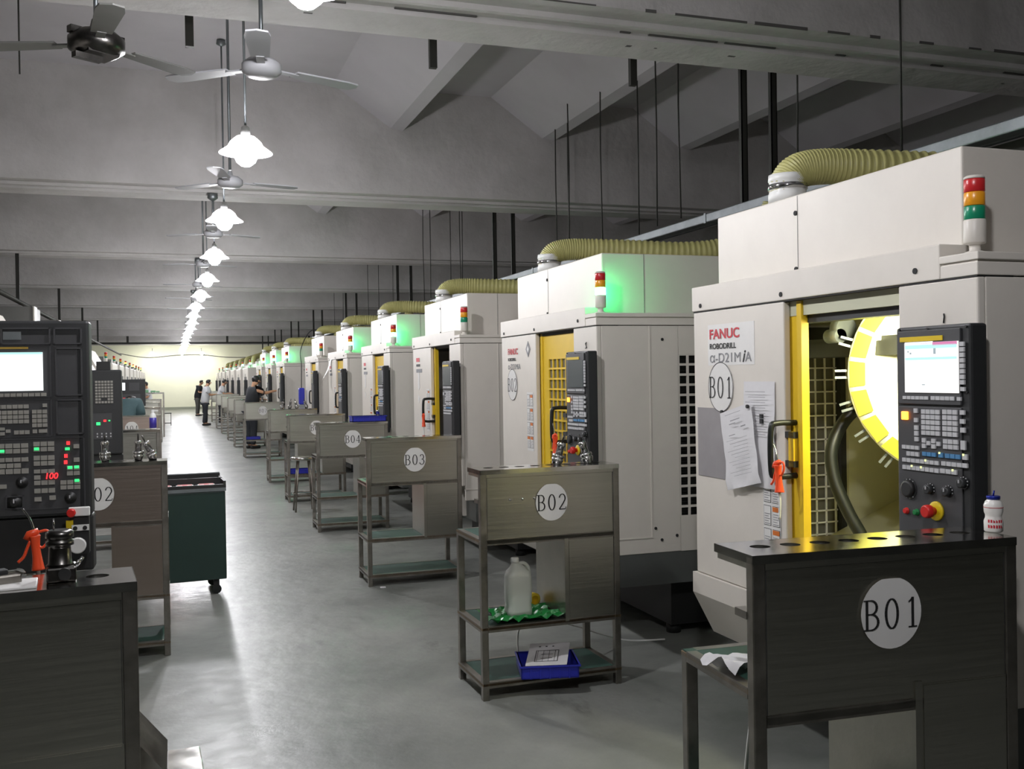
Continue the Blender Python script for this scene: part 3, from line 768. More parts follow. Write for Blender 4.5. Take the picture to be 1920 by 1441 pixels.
# papers and labels on B01
r = machines[0]
part('warning_label', 'b01', lambda: m_label(), [M['sticker'], M['ink'], M['orange_ink'], M['inkgrey']], r, (0, 1.11, .76))
pp = MB().box(-.003, 1.460, 1.125, -.001, 1.705, 1.44, 0)
tag(pp.build('plastic_sleeve', M['paper_dim'], r), 'grey translucent sheet')
def sheet_on(par, y0, z0, y1, z1, rot, x, name, lines, seedv, mats):
    random.seed(seedv); b = MB(); n = 8; V = []; F = []
    for i in range(n+1):
        for j in range(n+1):
            y = y0+(y1-y0)*i/n; z = z0+(z1-z0)*j/n
            b_ = .010*math.sin(i*.9+j*.5)*(1-j/n)+.006*math.sin(j*1.7)*(1-j/n)
            V.append(Vector((x-abs(b_)-.002*(1-j/n), y, z)))
    for i in range(n):
        for j in range(n): a = i*(n+1)+j; F.append((a, a+n+1, a+n+2, a+1))
    c = Vector((0, (y0+y1)/2, (z0+z1)/2)); R = Matrix.Rotation(rot, 3, 'X')
    xm = min(v.x for v in V)
    b.add([R @ (v-Vector((0, c.y, c.z)))+Vector((0, c.y, c.z)) for v in V], F, 0, True)
    for (u0, v0, u1, v1) in lines:
        V2 = [Vector((xm-.001, y0+(y1-y0)*u, z0+(z1-z0)*v)) for u, v in ((u0, v0), (u1, v0), (u1, v1), (u0, v1))]
        b.add([R @ (v-Vector((0, c.y, c.z)))+Vector((0, c.y, c.z)) for v in V2], [(0, 1, 2, 3)], 1)
    return b.build(name, mats, par)
lines1 = [(.2, .9-.05*i, .85-.1*(i % 2), .905-.05*i) for i in range(9)]
sheet_on(r, 1.075, 1.12, 1.305, 1.56, 0, -.004, 'notice_sheet', lines1, 3, [M['paper'], M['inkgrey']])
lines2 = [(.75, .93, .25, .935), (.6, .84, .3, .85), (.65, .80, .45, .81), (.30, .73, .15, .745), (.5, .66, .7, .67)]+[(.15, .6-.045*i, .8-.1*(i % 3), .604-.045*i) for i in range(11)]
sheet_on(r, 1.185, 1.11, 1.44, 1.45, -.22, -.022, 'job_sheet', lines2, 5, [M['paper'], M['inkgrey']])
for (y, z) in ((1.24, 1.455), (1.48, 1.425)):
    part('magnet', (y, z), lambda y=y, z=z: MB().lathe([(.008, 0), (.008, -.008)], (-.006 if y > 1.4 else -.026, y, z), 14, 0, 'x'), M['dark'], r)
part('magnet', 'sq', lambda: MB().box(-.016, 1.155, 1.385, -.006, 1.172, 1.425), M['panel'], r)
# B05 drape and B06/B07 blue case
sheet = MB().add([(0, .0, .20), (0, .13, .19), (-.05, .16, .02), (-.12, .22, -.14), (-.15, .12, -.16), (-.06, .02, .0)], [(0, 1, 2, 5), (5, 2, 3, 4)])
sheet.add([(v[0]+.003, v[1], v[2]) for v in sheet.v[:6]], [(5, 2, 1, 0), (4, 3, 2, 5)])
part('hanging_paper', 0, lambda: sheet, M['sticker'], machines[4], (0, 1.36, 1.72))

# interior of B01: lit cabin with tool wheel, window grille, coolant hose
r = machines[0]
def m_win():
    b = MB(); x0, x1, z0, z1 = .48, .80, .74, 1.78; y = W-.03
    b.box(x0-.02, y-.02, z0-.02, x0+.0, y+.0, z1+.02, 1); b.box(x1-.03, y-.03, z0-.02, x1+.02, y, z1+.03, 1); b.box(x0-.02, y-.03, z1-.03, x1+.02, y, z1+.03, 1)
    for i in range(6): b.box(x0+i*.055, y, z0, x0+i*.055+.007, y+.008, z1, 0)
    for j in range(18): b.box(x0, y, z0+j*.058, x1, y+.0085, z0+j*.058+.007, 0)
    b.box(x0, W-.008, z0, x1, W, z1, 2)
    return b
part('side_window', 0, m_win, [M['white'], M['panel'], M['door_glass']], r)
for m in machines[1:]:
    part('side_window', 'plain', lambda: MB().box(.48, W-.02, .74, .80, W-.006, 1.78), M['scr_off'], m)
def m_inner():
    b = MB(); b.box(.035, 1.66, .70, .48, W-.031, 1.86); b.box(.80, 1.66, .70, 1.25, W-.031, 1.86)
    b.box(.03, .05, 1.82, .9, W-.04, 1.86); return b
part('cabin_panel', 0, m_inner, M['inwall'], r)
part('cabin_panel', 1, lambda: MB().box(1.20, .6, .7, 1.25, 1.69, 1.86).box(.75, .9, .7, 1.22, 1.0, 1.2).prism([(.42, .70), (1.2, .70), (1.2, 1.0)], .95, 1.66, 'y'), M['inwall'], r)
part('ceiling_rail', 0, lambda: MB().box(.40, .3, 1.66, .62, 1.66, 1.72).box(.05, .35, 1.79, .12, 1.66, 1.86).box(.42, .5, 1.70, .58, 1.5, 1.74), M['panel'], r)
part('work_lamp', 0, lambda: MB().box(.28, 1.42, 1.70, .34, 1.60, 1.73, 0, .004), M['galv'], r)
WC = Vector((.68, .80, 1.585)); Rw = Matrix.Rotation(math.radians(-36), 3, 'Z')   # wheel local: axis along -y
def wheel():
    b = MB(); b.lathe([(.43, .0), (.43, -.02), (.36, -.045), (.33, -.03), (.10, -.05), (.09, -.09), (.001, -.10)], WC, 48, 0, 'y', True, Rw); return b
wh = part('tool_wheel', 0, wheel, M['disc'], r)
def segs():
    b = MB()
    for k in range(21):
        a0, a1 = 2*PI*(k+.08)/21, 2*PI*(k+.92)/21
        pts = [(.425*math.cos(a0), .425*math.sin(a0), -.024), (.425*math.cos(a1), .425*math.sin(a1), -.024), (.365*math.cos(a1), .365*math.sin(a1), -.048), (.365*math.cos(a0), .365*math.sin(a0), -.048)]
        b.add([Rw @ Vector((p[0], p[2]-.003, p[1]))+WC for p in pts], [(0, 1, 2, 3)])
    return b
part('pocket_plates', 0, segs, M['disc_seg'], wh)
def grip(k):
    def f():
        b = MB(); a = 2*PI*(k+.5)/21; c = Vector((.45*math.cos(a), .01, .45*math.sin(a)))
        R2 = Matrix.Rotation(-a, 3, 'Y')
        for s_ in (-.014, .014):
            vs_ = [Rw @ (c+R2 @ Vector((x, y, z))) + WC for x in (-.03, .03) for y in (-.012, .012) for z in (s_-.005, s_+.005)]
            b.add(vs_, [(0,1,3,2), (4,6,7,5), (0,4,5,1), (2,3,7,6), (0,2,6,4), (1,5,7,3)])
        cc = [Rw @ (c+R2 @ Vector((x, 0, z))) + WC for x, z in ((-.03, -.012), (-.03, .012))]
        b.tube(cc, .006, 6)
        return b
    return f
for k_ in range(21): part('tool_gripper', k_, grip(k_), M['galv'], wh)
part('spindle_cover', 0, lambda: MB().box(.45, .30, 1.75, 1.0, .95, 1.86).lathe([(.05, 0), (.05, .05)], (.36, 1.09, 1.775), 18, 1, 'y').lathe([(.03, -.03), (.03, .05)], (.33, 1.12, 1.745), 16, 1, 'y'), [M['disc'], M['galv']], r)
part('coolant_hose', 0, lambda: MB().tube(smooth_path([(.62, 1.10, 1.52), (.47, 1.20, 1.42), (.38, 1.22, 1.28), (.37, 1.20, 1.14), (.40, 1.15, 1.00), (.44, 1.10, .88), (.48, 1.06, .72)], 8), .027, 14), M['blackrub'], r)
al = bpy.data.lights.new('work_light', 'AREA'); al.energy = 34; al.size = .25; al.color = (1, .97, .62); al.shape = 'SQUARE'
ao = bpy.data.objects.new('work_light', al); COL.objects.link(ao); ao.parent = r
ao.location = (.22, .55, 1.80); dv = Vector((.70, .85, 1.5))-Vector((.22, .55, 1.80)); ao.rotation_euler = dv.to_track_quat('-Z', 'Y').to_euler()

# ------------------------------------------------------------------ shorter machines further down
def m_short():
    b = MB(); b.box(0, 0, .2, 1.8, 2.3, 2.0, 0, .02); b.box(.1, .1, 0, 1.7, 2.2, .2, 1)
    b.box(-.006, .5, .75, 0, 1.5, 1.7, 2); b.box(-.01, 1.0, .7, -.002, 1.012, 1.8, 1); b.box(.3, .3, 2.0, 1.4, 1.8, 2.12, 0, .01)
    for y in (.3, 1.7): b.cyl((.5, y, 2.0), .12, .22, 16, 0)
    return b
def mini_tower(par, loc, on):
    tw = part('signal_tower', 0, m_twr, M['cream'], par, loc)
    for q, (nm, z0, h_, off, lit) in enumerate((('red_lens', .194, .040, 'l_red', 'l_red_on'), ('amber_lens', .151, .042, 'l_amb', 'l_amb_on'), ('green_lens', .108, .042, 'l_grn', 'l_grn_on'))):
        part(nm, on == q, m_lens(z0, h_), M[lit if on == q else off], tw)
    part('cap', 0, m_cap, M['cream'], tw)
    return tw
for i, y in enumerate([32.9, 36.5, 40.2, 43.8, 47.4, 51.0, 54.6]):
    s = empty('machining_center', (MX, y, 0), 0, 'low white machining center in the distance on the right, %s beyond the tall machines' % ['first', 'second', 'third', 'fourth', 'fifth', 'sixth', 'seventh'][i], 'machine', 'low white machines on the right')
    part('body', 'short', m_short, [M['cream'], M['dark'], M['panel2']], s)
    part('control_panel', 'short', lambda: MB().box(-.10, .1, 1.0, 0, .45, 1.6, 0, .01).box(-.104, .16, 1.35, -.10, .40, 1.55, 1), [M['panel'], M['scr_off']], s)
    part('exhaust_hose', 'short', lambda: MB().tube(smooth_path([(.5, .3, 2.2), (.55, .35, 2.42), (.9, .5, 2.5), (1.78, .6, 2.83)]), .09, 12), M['hose'], s)
    mini_tower(s, (.1, .2, 2.0), 2 if i in (0, 1, 4) else -1)

# ------------------------------------------------------------------ steel tool stands
SW, SD, SH = .755, .42, 1.137
def m_st_frame(zb=.765):
    b = MB(); p = .034
    for x in (0, SW-p):
        b.box(x, 0, 0, x+p, p, SH-.004, 0, .003); b.box(x, SD-p, 0, x+p, SD, .79, 0, .003)
    for z in (.06, .335, .765):
        zf = zb if z == .765 else z
        b.box(p, 0, zf, SW-p, .03, zf+.03); b.box(p, SD-.03, z, SW-p, SD, z+.03); b.box(0, p, z, .03, SD-p, z+.03); b.box(SW-.03, p, z, SW, SD-p, z+.03)
    b.box(-.002, .03, .97, .03, .09, .99)
    return b
def m_shelf(z):
    def f():
        y0 = .03 if z > .7 else 0
        b = MB(); b.box(.0, y0, z, SW, SD, z+.012, 1); b.box(.004, y0+.004, z+.010, SW-.004, SD-.004, z+.0165, 0)
        return b
    return f
def m_panelsheet(zb=.772):
    b = MB(); b.box(.034, .004, zb, SW-.034, .012, 1.115, 0)
    b.box(.034, .0, zb, SW-.034, .005, zb+.018); b.box(.034, .0, 1.098, SW-.034, .005, 1.115)
    b.box(.036, .0030, zb+.02, .0375, .0042, 1.098, 1); b.box(SW-.0375, .0030, zb+.02, SW-.036, .0042, 1.098, 1); b.box(.036, .003, 1.0965, SW-.036, .0042, 1.098, 1)
    b.box(.002, .012, 1.10, .03, .19, 1.115, 0)
    return b
def m_ledge(holes=8):
    def f():
        # plate with round holes: built strip by strip around each hole
        b = MB(); y0, y1, z0, z1 = -.001, .205, 1.115, SH
        r_ = .026; pitch = (SW-.08)/holes
        xs = [.04+pitch*(i+.5) for i in range(holes)]; yc = .115
        edges = [0]+[.04+pitch*i for i in range(1, holes)]+[SW]
        n = 24
        for i, xc in enumerate(xs):
            xa, xb = edges[i], edges[i+1]
            inner = [(xc+r_*math.cos(2*PI*k/n), yc+r_*math.sin(2*PI*k/n)) for k in range(n)]
            outer = []
            for k in range(n):
                c, s_ = math.cos(2*PI*k/n), math.sin(2*PI*k/n)
                tx = ((xb-xc)/c if c > 0 else (xa-xc)/c) if abs(c) > 1e-6 else 1e9
                ty = ((y1-yc)/s_ if s_ > 0 else (y0-yc)/s_) if abs(s_) > 1e-6 else 1e9
                t_ = min(tx, ty); outer.append((xc+c*t_, yc+s_*t_))
            for corner in ((xa, y0), (xb, y0), (xb, y1), (xa, y1)):
                k = min(range(n), key=lambda q: (outer[q][0]-corner[0])**2+(outer[q][1]-corner[1])**2); outer[k] = corner
            V = [(p[0], p[1], z1) for p in inner]+[(p[0], p[1], z1) for p in outer]+[(p[0], p[1], z1-.012) for p in inner]
            b.add(V, [(k, (k+1) % n, n+(k+1) % n, n+k) for k in range(n)]+[(k, (k+1) % n, 2*n+(k+1) % n, 2*n+k) for k in range(n)])
            b.lathe([(r_*1.02, 0), (r_*1.02, -.002)], (xc, yc, z1-.013), n, 1)
        b.box(0, y0, z0, SW, y0+.002, z1); b.box(0, y1-.002, z0, SW, y1, z1); b.box(0, y0, z0, .002, y1, z1); b.box(SW-.002, y0, z0, SW, y1, z1)
        b.box(.002, y0+.002, z0, SW-.002, y1-.002, z0+.002)
        return b
    return f
def m_stbox():
    b = MB(); b.box(.445, .002, .365, SW-.036, SD-.02, .764, 0)
    b.box(.445, -.002, .352, .465, .004, .772); b.box(.470, -.001, .372, SW-.04, .002, .76)
    return b
def stand(loc, rz, num, label, copper=False, zb=.772, group='steel tool stands on the right', sx=1.0):
    s = empty('tool_stand', loc, rz, label, 'stand', group); s.scale = (sx, 1, 1)
    part('frame', zb, lambda: m_st_frame(zb-.007), M['steel_frame'], s)
    part('front_panel', (copper, zb), lambda: m_panelsheet(zb), [M['copper'] if copper else M['steel'], M['seam']], s)
    part('top_ledge', 0, m_ledge(), [M['steel_top'], M['dark']], s)
    for z in (.072, .347, .778): part('shelf', z, m_shelf(z), [M['mat'], M['mat_edge']], s)
    part('cabinet_box', copper, m_stbox, M['copper'] if copper else M['steel'], s)
    if num: sticker(num, .086, s, (.378, -.0025, .962), 0, .094)
    if num == 'B02':
        for x in (.158, .224, .287): tag(part('weld_mark', x, lambda x=x: MB().lathe([(.008, 0), (.006, -.002), (.001, -.0025)], (x, .004, .985), 14, 0, 'y'), M['chrome'], s), 'small bright weld mark')
    return s
SB = [((1.375, 2.172, 0), math.radians(-3), 'B01', 'dark steel tool stand marked B01 in the right foreground'),
      ((1.424, 4.671, 0), math.radians(1.0), 'B02', 'steel tool stand marked B02, white jug on its middle shelf'),
      ((1.402, 7.56, 0), 0, 'B03', 'steel tool stand marked B03 standing behind the B02 stand'),
      ((1.418, 10.45, 0), 0, 'B04', 'steel tool stand marked B04 with blue tray on its top'),
      ((1.410, 13.15, 0), 0, 'B05', 'steel tool stand whose sticker is half hidden behind the B04 stand'),
      ((1.408, 15.80, 0), 0, None, 'steel tool stand sixth in the right row, between B05 stand and B07 stand'),
      ((1.400, 21.10, 0), 0, 'B07', 'steel tool stand marked B07 beyond the gap in the right row'),
      ((1.400, 24.60, 0), 0, None, 'steel tool stand directly behind the B07 stand'),
      ((1.400, 27.50, 0), 0, None, 'steel tool stand second behind the B07 stand'),
      ((1.400, 31.0, 0), 0, None, 'steel tool stand third behind the B07 stand'),
      ((1.400, 34.6, 0), 0, None, 'steel tool stand beside the white-shirted standing worker'),
      ((1.450, 40.0, 0), 0, None, 'steel tool stand just past the white-shirted standing worker'),
      ((1.450, 45.5, 0), 0, None, 'steel tool stand farthest down the right row')]
for i, (loc, rz, num, lab) in enumerate(SB): stand(loc, rz, num, lab, zb=.705 if i == 0 else .772, sx=1.07 if i == 0 else 1.0)
SA = [((-.835, 2.40, 0), math.radians(5), None, 'dark steel tool stand in the bottom left foreground'),
      ((-.785, 6.14, 0), 0, 'A02', 'tinted steel tool stand with half hidden sticker 02 on the left'),
      ((-.865, 10.20, 0), 0, None, 'steel tool stand on the left carrying the spray bottle'),
      ((-.90, 14.55, 0), 0, 'A04', 'left steel tool stand with white disc, in front of the bent worker'),
      ((-.95, 18.9, 0), 0, None, 'left steel tool stand just beyond the bent worker'),
      ((-1.0, 23.6, 0), 0, None, 'left steel tool stand under the small far control panel'),
      ((-1.0, 27.6, 0), 0, None, 'left steel tool stand farthest along, before the green table')]
for i, (loc, rz, num, lab) in enumerate(SA): stand(loc, rz, num, lab, copper=i in (1, 3), zb=.60 if i == 0 else .772, group='steel tool stands on the left')

# ------------------------------------------------------------------ left-hand machines and their swung-out panels
def m_left_body():
    b = MB(); b.prism([(-3.4, .25), (-1.25, .25), (-1.2, .45), (-1.2, 1.78), (-1.45, 2.22), (-3.4, 2.22)], 0, 2.7, 'y')
    b.box(-3.3, .1, 0, -1.35, 2.6, .25, 1); b.box(-1.199, .55, .8, -1.19, 1.75, 1.75, 2)
    b.box(-1.197, 1.14, .8, -1.187, 1.16, 1.75, 1)
    return b
def m_column():
    b = MB(); b.box(-2.9, .9, 2.22, -1.95, 1.75, 2.76, 0, .01); b.box(-1.952, .88, 2.22, -1.93, 1.2, 2.76, 1)  # shade painted in as dark grey, cream strip as the lit aisle side
    return b
LY = [3.35, 7.45, 11.55, 15.65, 19.2]
for i, y in enumerate(LY):
    s = empty('machining_center', (0, y, 0), 0, ['cream machining center behind the big lit control panel, left edge', 'cream machining center with sloped hood, second in the left row', 'cream machining center under the red lamp, third in the left row', 'cream machining center fourth in the left row, behind the bent worker', 'cream machining center with sloped hood, last of the hooded ones in the left row'][i], 'machine', 'left row machines')
    part('body', 'left', m_left_body, [M['cream'], M['dark'], M['panel2']], s)
    part('spindle_column', 0, m_column, [M['grey_enamel'], M['cream']], s)
    if i == 2: tag(part('signal_tower', 'L', m_twr, M['cream'], s, (-1.36, .5, 2.1)), 'signal tower with lit red lamp'); tw = s.children[-1]
    if i == 2:
        tw.scale = (1.6, 1.6, 1.75)
        for q, (nm, z0, h_, mm) in enumerate((('red_lens', .194, .040, 'l_red_on'), ('amber_lens', .151, .042, 'l_red'), ('green_lens', .108, .042, 'l_grn'))):
            part(nm, 'L%d' % q, m_lens(z0, h_), M[mm], tw)
def m_left_cab():
    b = MB(); b.box(-2.9, 0, .2, -1.2, 2.2, 2.02, 0, .015); b.box(-2.8, .1, 0, -1.35, 2.1, .2, 1); b.box(-1.199, .45, .75, -1.192, 1.5, 1.75, 2)
    b.box(-2.4, .5, 2.02, -1.6, 1.5, 2.25, 3, .01); return b
for i in range(9):
    y = 23.3+3.35*i
    s = empty('machining_center', (0, y, 0), 0, 'low white machining center far down the left row, %s beyond the hooded machines' % ['first', 'second', 'third', 'fourth', 'fifth', 'sixth', 'seventh', 'eighth', 'last'][i], 'machine', 'far left machines')
    part('body', 'lcab', m_left_cab, [M['cream'], M['dark'], M['panel2'], M['grey_enamel']], s)
    mini_tower(s, (-1.35, .3, 2.02), 1 if i in (3, 5, 8) else -1)

# big panel A01 (faces the camera). local: origin at its right front bottom corner
def m_bigcase():
    b = MB(); b.box(-.66, 0, 0, 0, .10, .755, 0, .01)
    b.box(-.65, -.004, .012, -.042, .0, .700, 1)
    return b
PXS = .755/362.0       # metres per picture pixel on this face
def bp(cx, cy):        # crop coords (612 wide, 3.6x) -> local x,z
    px_, py_ = cx/3.6, cy/3.6
    return (px_-163.5)*PXS*.985, .755-(py_-13.6)*PXS*1.0-(0)*PXS
def bkeys(mb, x0, y0, x1, y1, nx, ny, m=0, d=.006, skip=()):
    (xa, za), (xb, zb) = bp(x0, y0), bp(x1, y1); wx = (xb-xa)/nx; hz = (za-zb)/ny
    for i in range(nx):
        for j in range(ny):
            if (i, j) in skip: continue
            mb.box(xa+i*wx+wx*.06, -.004-d, za-(j+1)*hz+hz*.08, xa+(i+1)*wx-wx*.06, -.003, za-j*hz-hz*.08, m)
def frame_rect(mb, x0, y0, x1, y1, t=.006, d=.006, m=0):
    (xa, za), (xb, zb) = bp(x0, y0), bp(x1, y1)
    mb.box(xa, -.004-d, za-t, xb, -.003, za, m); mb.box(xa, -.004-d, zb, xb, -.003, zb+t, m); mb.box(xa, -.004-d, zb, xa+t, -.003, za, m); mb.box(xb-t, -.004-d, zb, xb, -.003, za, m)
BPZ = 1.085
big = empty('control_panel', (-.300, 4.2, BPZ), math.radians(-2), 'big dark grey control panel with bright white screen at the left edge', 'control panel')
part('case', 'big', m_bigcase, [M['panel'], M['panel2']], big)
part('rear_arm', 'big', lambda: MB().box(-.62, .02, -.22, -.0, .12, 0, 0, .01).box(-.9, .05, .2, -.55, .13, .32, 0, .01), M['dark'], big)
fm = MB()
for a in ((45, 95, 350, 207), (368, 95, 545, 207), (375, 228, 545, 550), (375, 572, 545, 808), (-200, 95, 25, 207)): frame_rect(fm, *a)
frame_rect(fm, -260, 212, 348, 560, .004, .003); frame_rect(fm, -260, 566, 348, 820, .004, .003); frame_rect(fm, -260, 826, 548, 1300, .004, .003)
tag(fm.build('pocket_frames', M['panel2'], big), 'raised blank pocket frames')
(xa, za), (xb, zb) = bp(-255, 258), bp(299, 512)
MB().box(xa, -.010, zb, xb, -.004, za).build('screen', M['scr_white2'], big)
MB().box(xa, -.0108, za-.008, xb, -.0098, za).build('screen_bar', M['scr_cyan'], big)
(xa, za), (xb, zb) = bp(60, 122), bp(170, 175); tag(MB().box(xa, -.007, zb, xb, -.004, za).build('nameplate', M['galv'], big), 'blank silver nameplate')
(xa, za), (xb, zb) = bp(-200, 222), bp(212, 236); MB().box(xa, -.007, zb, xb, -.004, za).build('brand_strip', mat('ochre_strip', rgb(170, 140, 60), .5), big)
q = MB(); bkeys(q, -200, 525, 320, 552, 14, 1); q.build('softkeys', M['keydim'], big)
q = MB(); bkeys(q, -200, 600, 210, 630, 12, 1); bkeys(q, -190, 638, 210, 728, 12, 3); bkeys(q, 115, 770, 212, 800, 3, 1); bkeys(q, -10, 765, 22, 792, 1, 1); bkeys(q, 30, 748, 62, 772, 1, 1); bkeys(q, 65, 762, 96, 788, 1, 1); bkeys(q, 30, 778, 62, 804, 1, 1); q.build('keypad', M['keydim'], big)
q = MB(); bkeys(q, 226, 636, 322, 756, 3, 4); bkeys(q, 292, 596, 322, 624, 1, 1); bkeys(q, 228, 766, 258, 796, 1, 1); bkeys(q, 264, 766, 322, 794, 1, 1); q.build('keypad', M['keydim'], big)
q = MB()
bkeys(q, -180, 855, 202, 925, 8, 2); bkeys(q, -180, 948, 202, 980, 8, 1); bkeys(q, 20, 985, 156, 1020, 3, 1); bkeys(q, -180, 1020, 202, 1060, 8, 1); bkeys(q, 22, 1122, 66, 1154, 1, 1)
q.build('keypad', M['keydim'], big)
q = MB(); bkeys(q, 230, 848, 362, 918, 3, 2); bkeys(q, 230, 940, 362, 1012, 3, 2); bkeys(q, 230, 1032, 362, 1062, 3, 1); bkeys(q, 230, 1070, 274, 1104, 1, 1); bkeys(q, 230, 1106, 362, 1140, 3, 1); bkeys(q, 230, 1158, 362, 1194, 3, 1); bkeys(q, 230, 1214, 278, 1248, 1, 1); bkeys(q, 322, 1208, 366, 1242, 1, 1); q.build('keypad', M['keydim'], big)
q = MB(); bkeys(q, 478, 872, 518, 905, 1, 1); bkeys(q, 478, 962, 518, 996, 1, 1); bkeys(q, 434, 1014, 518, 1084, 2, 2); bkeys(q, 392, 1110, 520, 1176, 3, 2); q.build('keypad', M['keydim'], big)
for cx, cy, mm, nm in ((42, 905, 'led_grn', 'green'), (252, 897, 'led_grn', 'green'), (448, 865, 'led_red', 'red'), (442, 903, 'led_grn', 'green'), (432, 950, 'led_red', 'red'), (430, 992, 'led_red', 'red'), (456, 1028, 'led_grn', 'green'), (498, 1026, 'led_grn', 'green'), (498, 1116, 'led_grn', 'green')):
    x, z = bp(cx, cy); w_, h_ = (.008, .005) if mm == 'led_grn' else (.006, .007)
    tag(MB().box(x-w_, -.0125, z-h_, x+w_, -.0095, z+h_).build('indicator_light', M[mm], big), 'lit %s lamp' % nm)
(x, z) = bp(296, 1098)
o = put_text('100', .032, M['led_red'], big, (x, -.012, z), '-y', 'digital_readout', shear=.15, bold=.0008)
for cx, cy, r_ in ((158, 1115, .022), (112, 1245, .030), (455, 1230, .022), (-80, 1140, .03)):
    x, z = bp(cx, cy)
    MB().lathe([(r_, 0), (r_, -.004), (r_*.55, -.006), (r_*.5, -.024), (r_*.3, -.026)], (x, -.004, z), 20, 0, 'y').box(x-.002, -.033, z, x+.002, -.028, z+r_*.5, 1).build('selector_knob', [M['dark'], M['key']], big)
(xa, za), (xb, zb) = bp(55, 1200), bp(168, 1290); frame_rect(fm2 := MB(), 55, 1200, 168, 1290); fm2.build('knob_frame', M['panel2'], big)
# valve cluster below it
vb = empty('pressure_regulator', (-.345, 4.10, .95), 0, 'small pressure gauge with red knob below the big left control panel', 'gauge')
MB().box(-.03, 0, .0, .04, .05, .16, 0, .004).build('bracket', M['dark'], vb)
MB().lathe([(.030, 0), (.030, -.02), (.026, -.022)], (0, 0, .035), 24, 0, 'y').build('dial', M['sticker'], vb)
MB().lathe([(.016, 0), (.016, -.03), (.012, -.034)], (-.02, 0, .16), 18, 0, 'y').build('knob', M['redbtn'], vb)
MB().box(-.03, -.012, .145, .045, 0, .18, 0, .004).box(-.02, -.008, .09, .04, 0, .112, 0).cyl((-.008, -.012, .10), .008, .006, 12, 1, 'y').cyl((.026, -.012, .10), .008, .006, 12, 1, 'y').build('fitting', [M['white'], M['dark']], vb)
MB().box(-.04, -.003, .10, -.015, 0, .13, 0).build('warning_tag', M['yelbtn'], vb)

def m_box(*a, c=0): return lambda: MB().box(*a, c=c)
# second panel
p2 = empty('control_panel', (-.365, 8.3, 1.04), 0, 'dark control panel with green lamps and white keypad, behind the big left panel', 'control panel')
MB().box(-.50, 0, 0, 0, .10, .655, 0, .01).box(-.43, -.004, .12, -.075, 0, .32, 1).build('case', [M['panel'], M['panel2']], p2)
MB().box(-.45, .02, -.18, 0, .10, 0, 0, .01).build('lower_box', M['dark'], p2); MB().box(-.82, .03, .3, -.4, .09, .4).build('rear_arm', M['dark'], p2); MB().box(-.18, .0, .655, -.08, .08, .72).build('top_bracket', M['dark'], p2)
MB().box(-.46, -.006, .37, -.255, 0, .53, 0, .004).build('screen', M['scr_white2'], p2)
q = MB()
for i in range(6):
    for j in range(8):
        if (i, j) in ((3, 6), (2, 6)): continue
        q.box(-.19+i*.022, -.008, .555-j*.0225, -.19+i*.022+.017, 0, .555-j*.0225+.016)
q.build('keypad', M['keydim'], p2)
q = MB()
for i in range(4):
    for j in range(2): q.box(-.185+i*.032, -.008, .135+j*.022, -.176+i*.032, 0, .146+j*.022)
q.build('keypad', M['key'], p2)
for x, z, m_, nm, w_ in ((-.252, .205, 'led_grn', 'green', .012), (-.172, .24, 'led_grn', 'green', .014), (-.125, .262, 'led_red', 'red', .010), (-.093, .262, 'led_grn', 'green', .006)):
    tag(MB().box(x-w_, -.010, z-w_*.8, x+w_, -.003, z+w_*.8).build('indicator_light', M[m_], p2), 'lit %s lamp' % nm)
# third, far panel
p3 = empty('control_panel', (-.525, 22.6, 1.08), 0, 'small dark control panel with white screen, farthest of three on the left', 'control panel')
MB().box(-.95, 0, 0, 0, .12, .57, 0, .01).box(-.9, -.004, .02, -.1, 0, .26, 1).box(-.32, -.004, .33, -.12, 0, .50, 1).build('case', [M['panel'], M['panel2']], p3)
MB().box(-.66, -.008, .34, -.40, 0, .50).build('screen', M['scr_white2'], p3)
tag(MB().box(-.45, -.010, .15, -.35, 0, .18).build('indicator_light', M['led_red'], p3), 'lit red lamp')
MB().box(-.66, .03, -.1, -.5, .12, .05).box(-.6, .03, -1.08, -.5, .12, 0).build('rear_arm', M['dark'], p3)

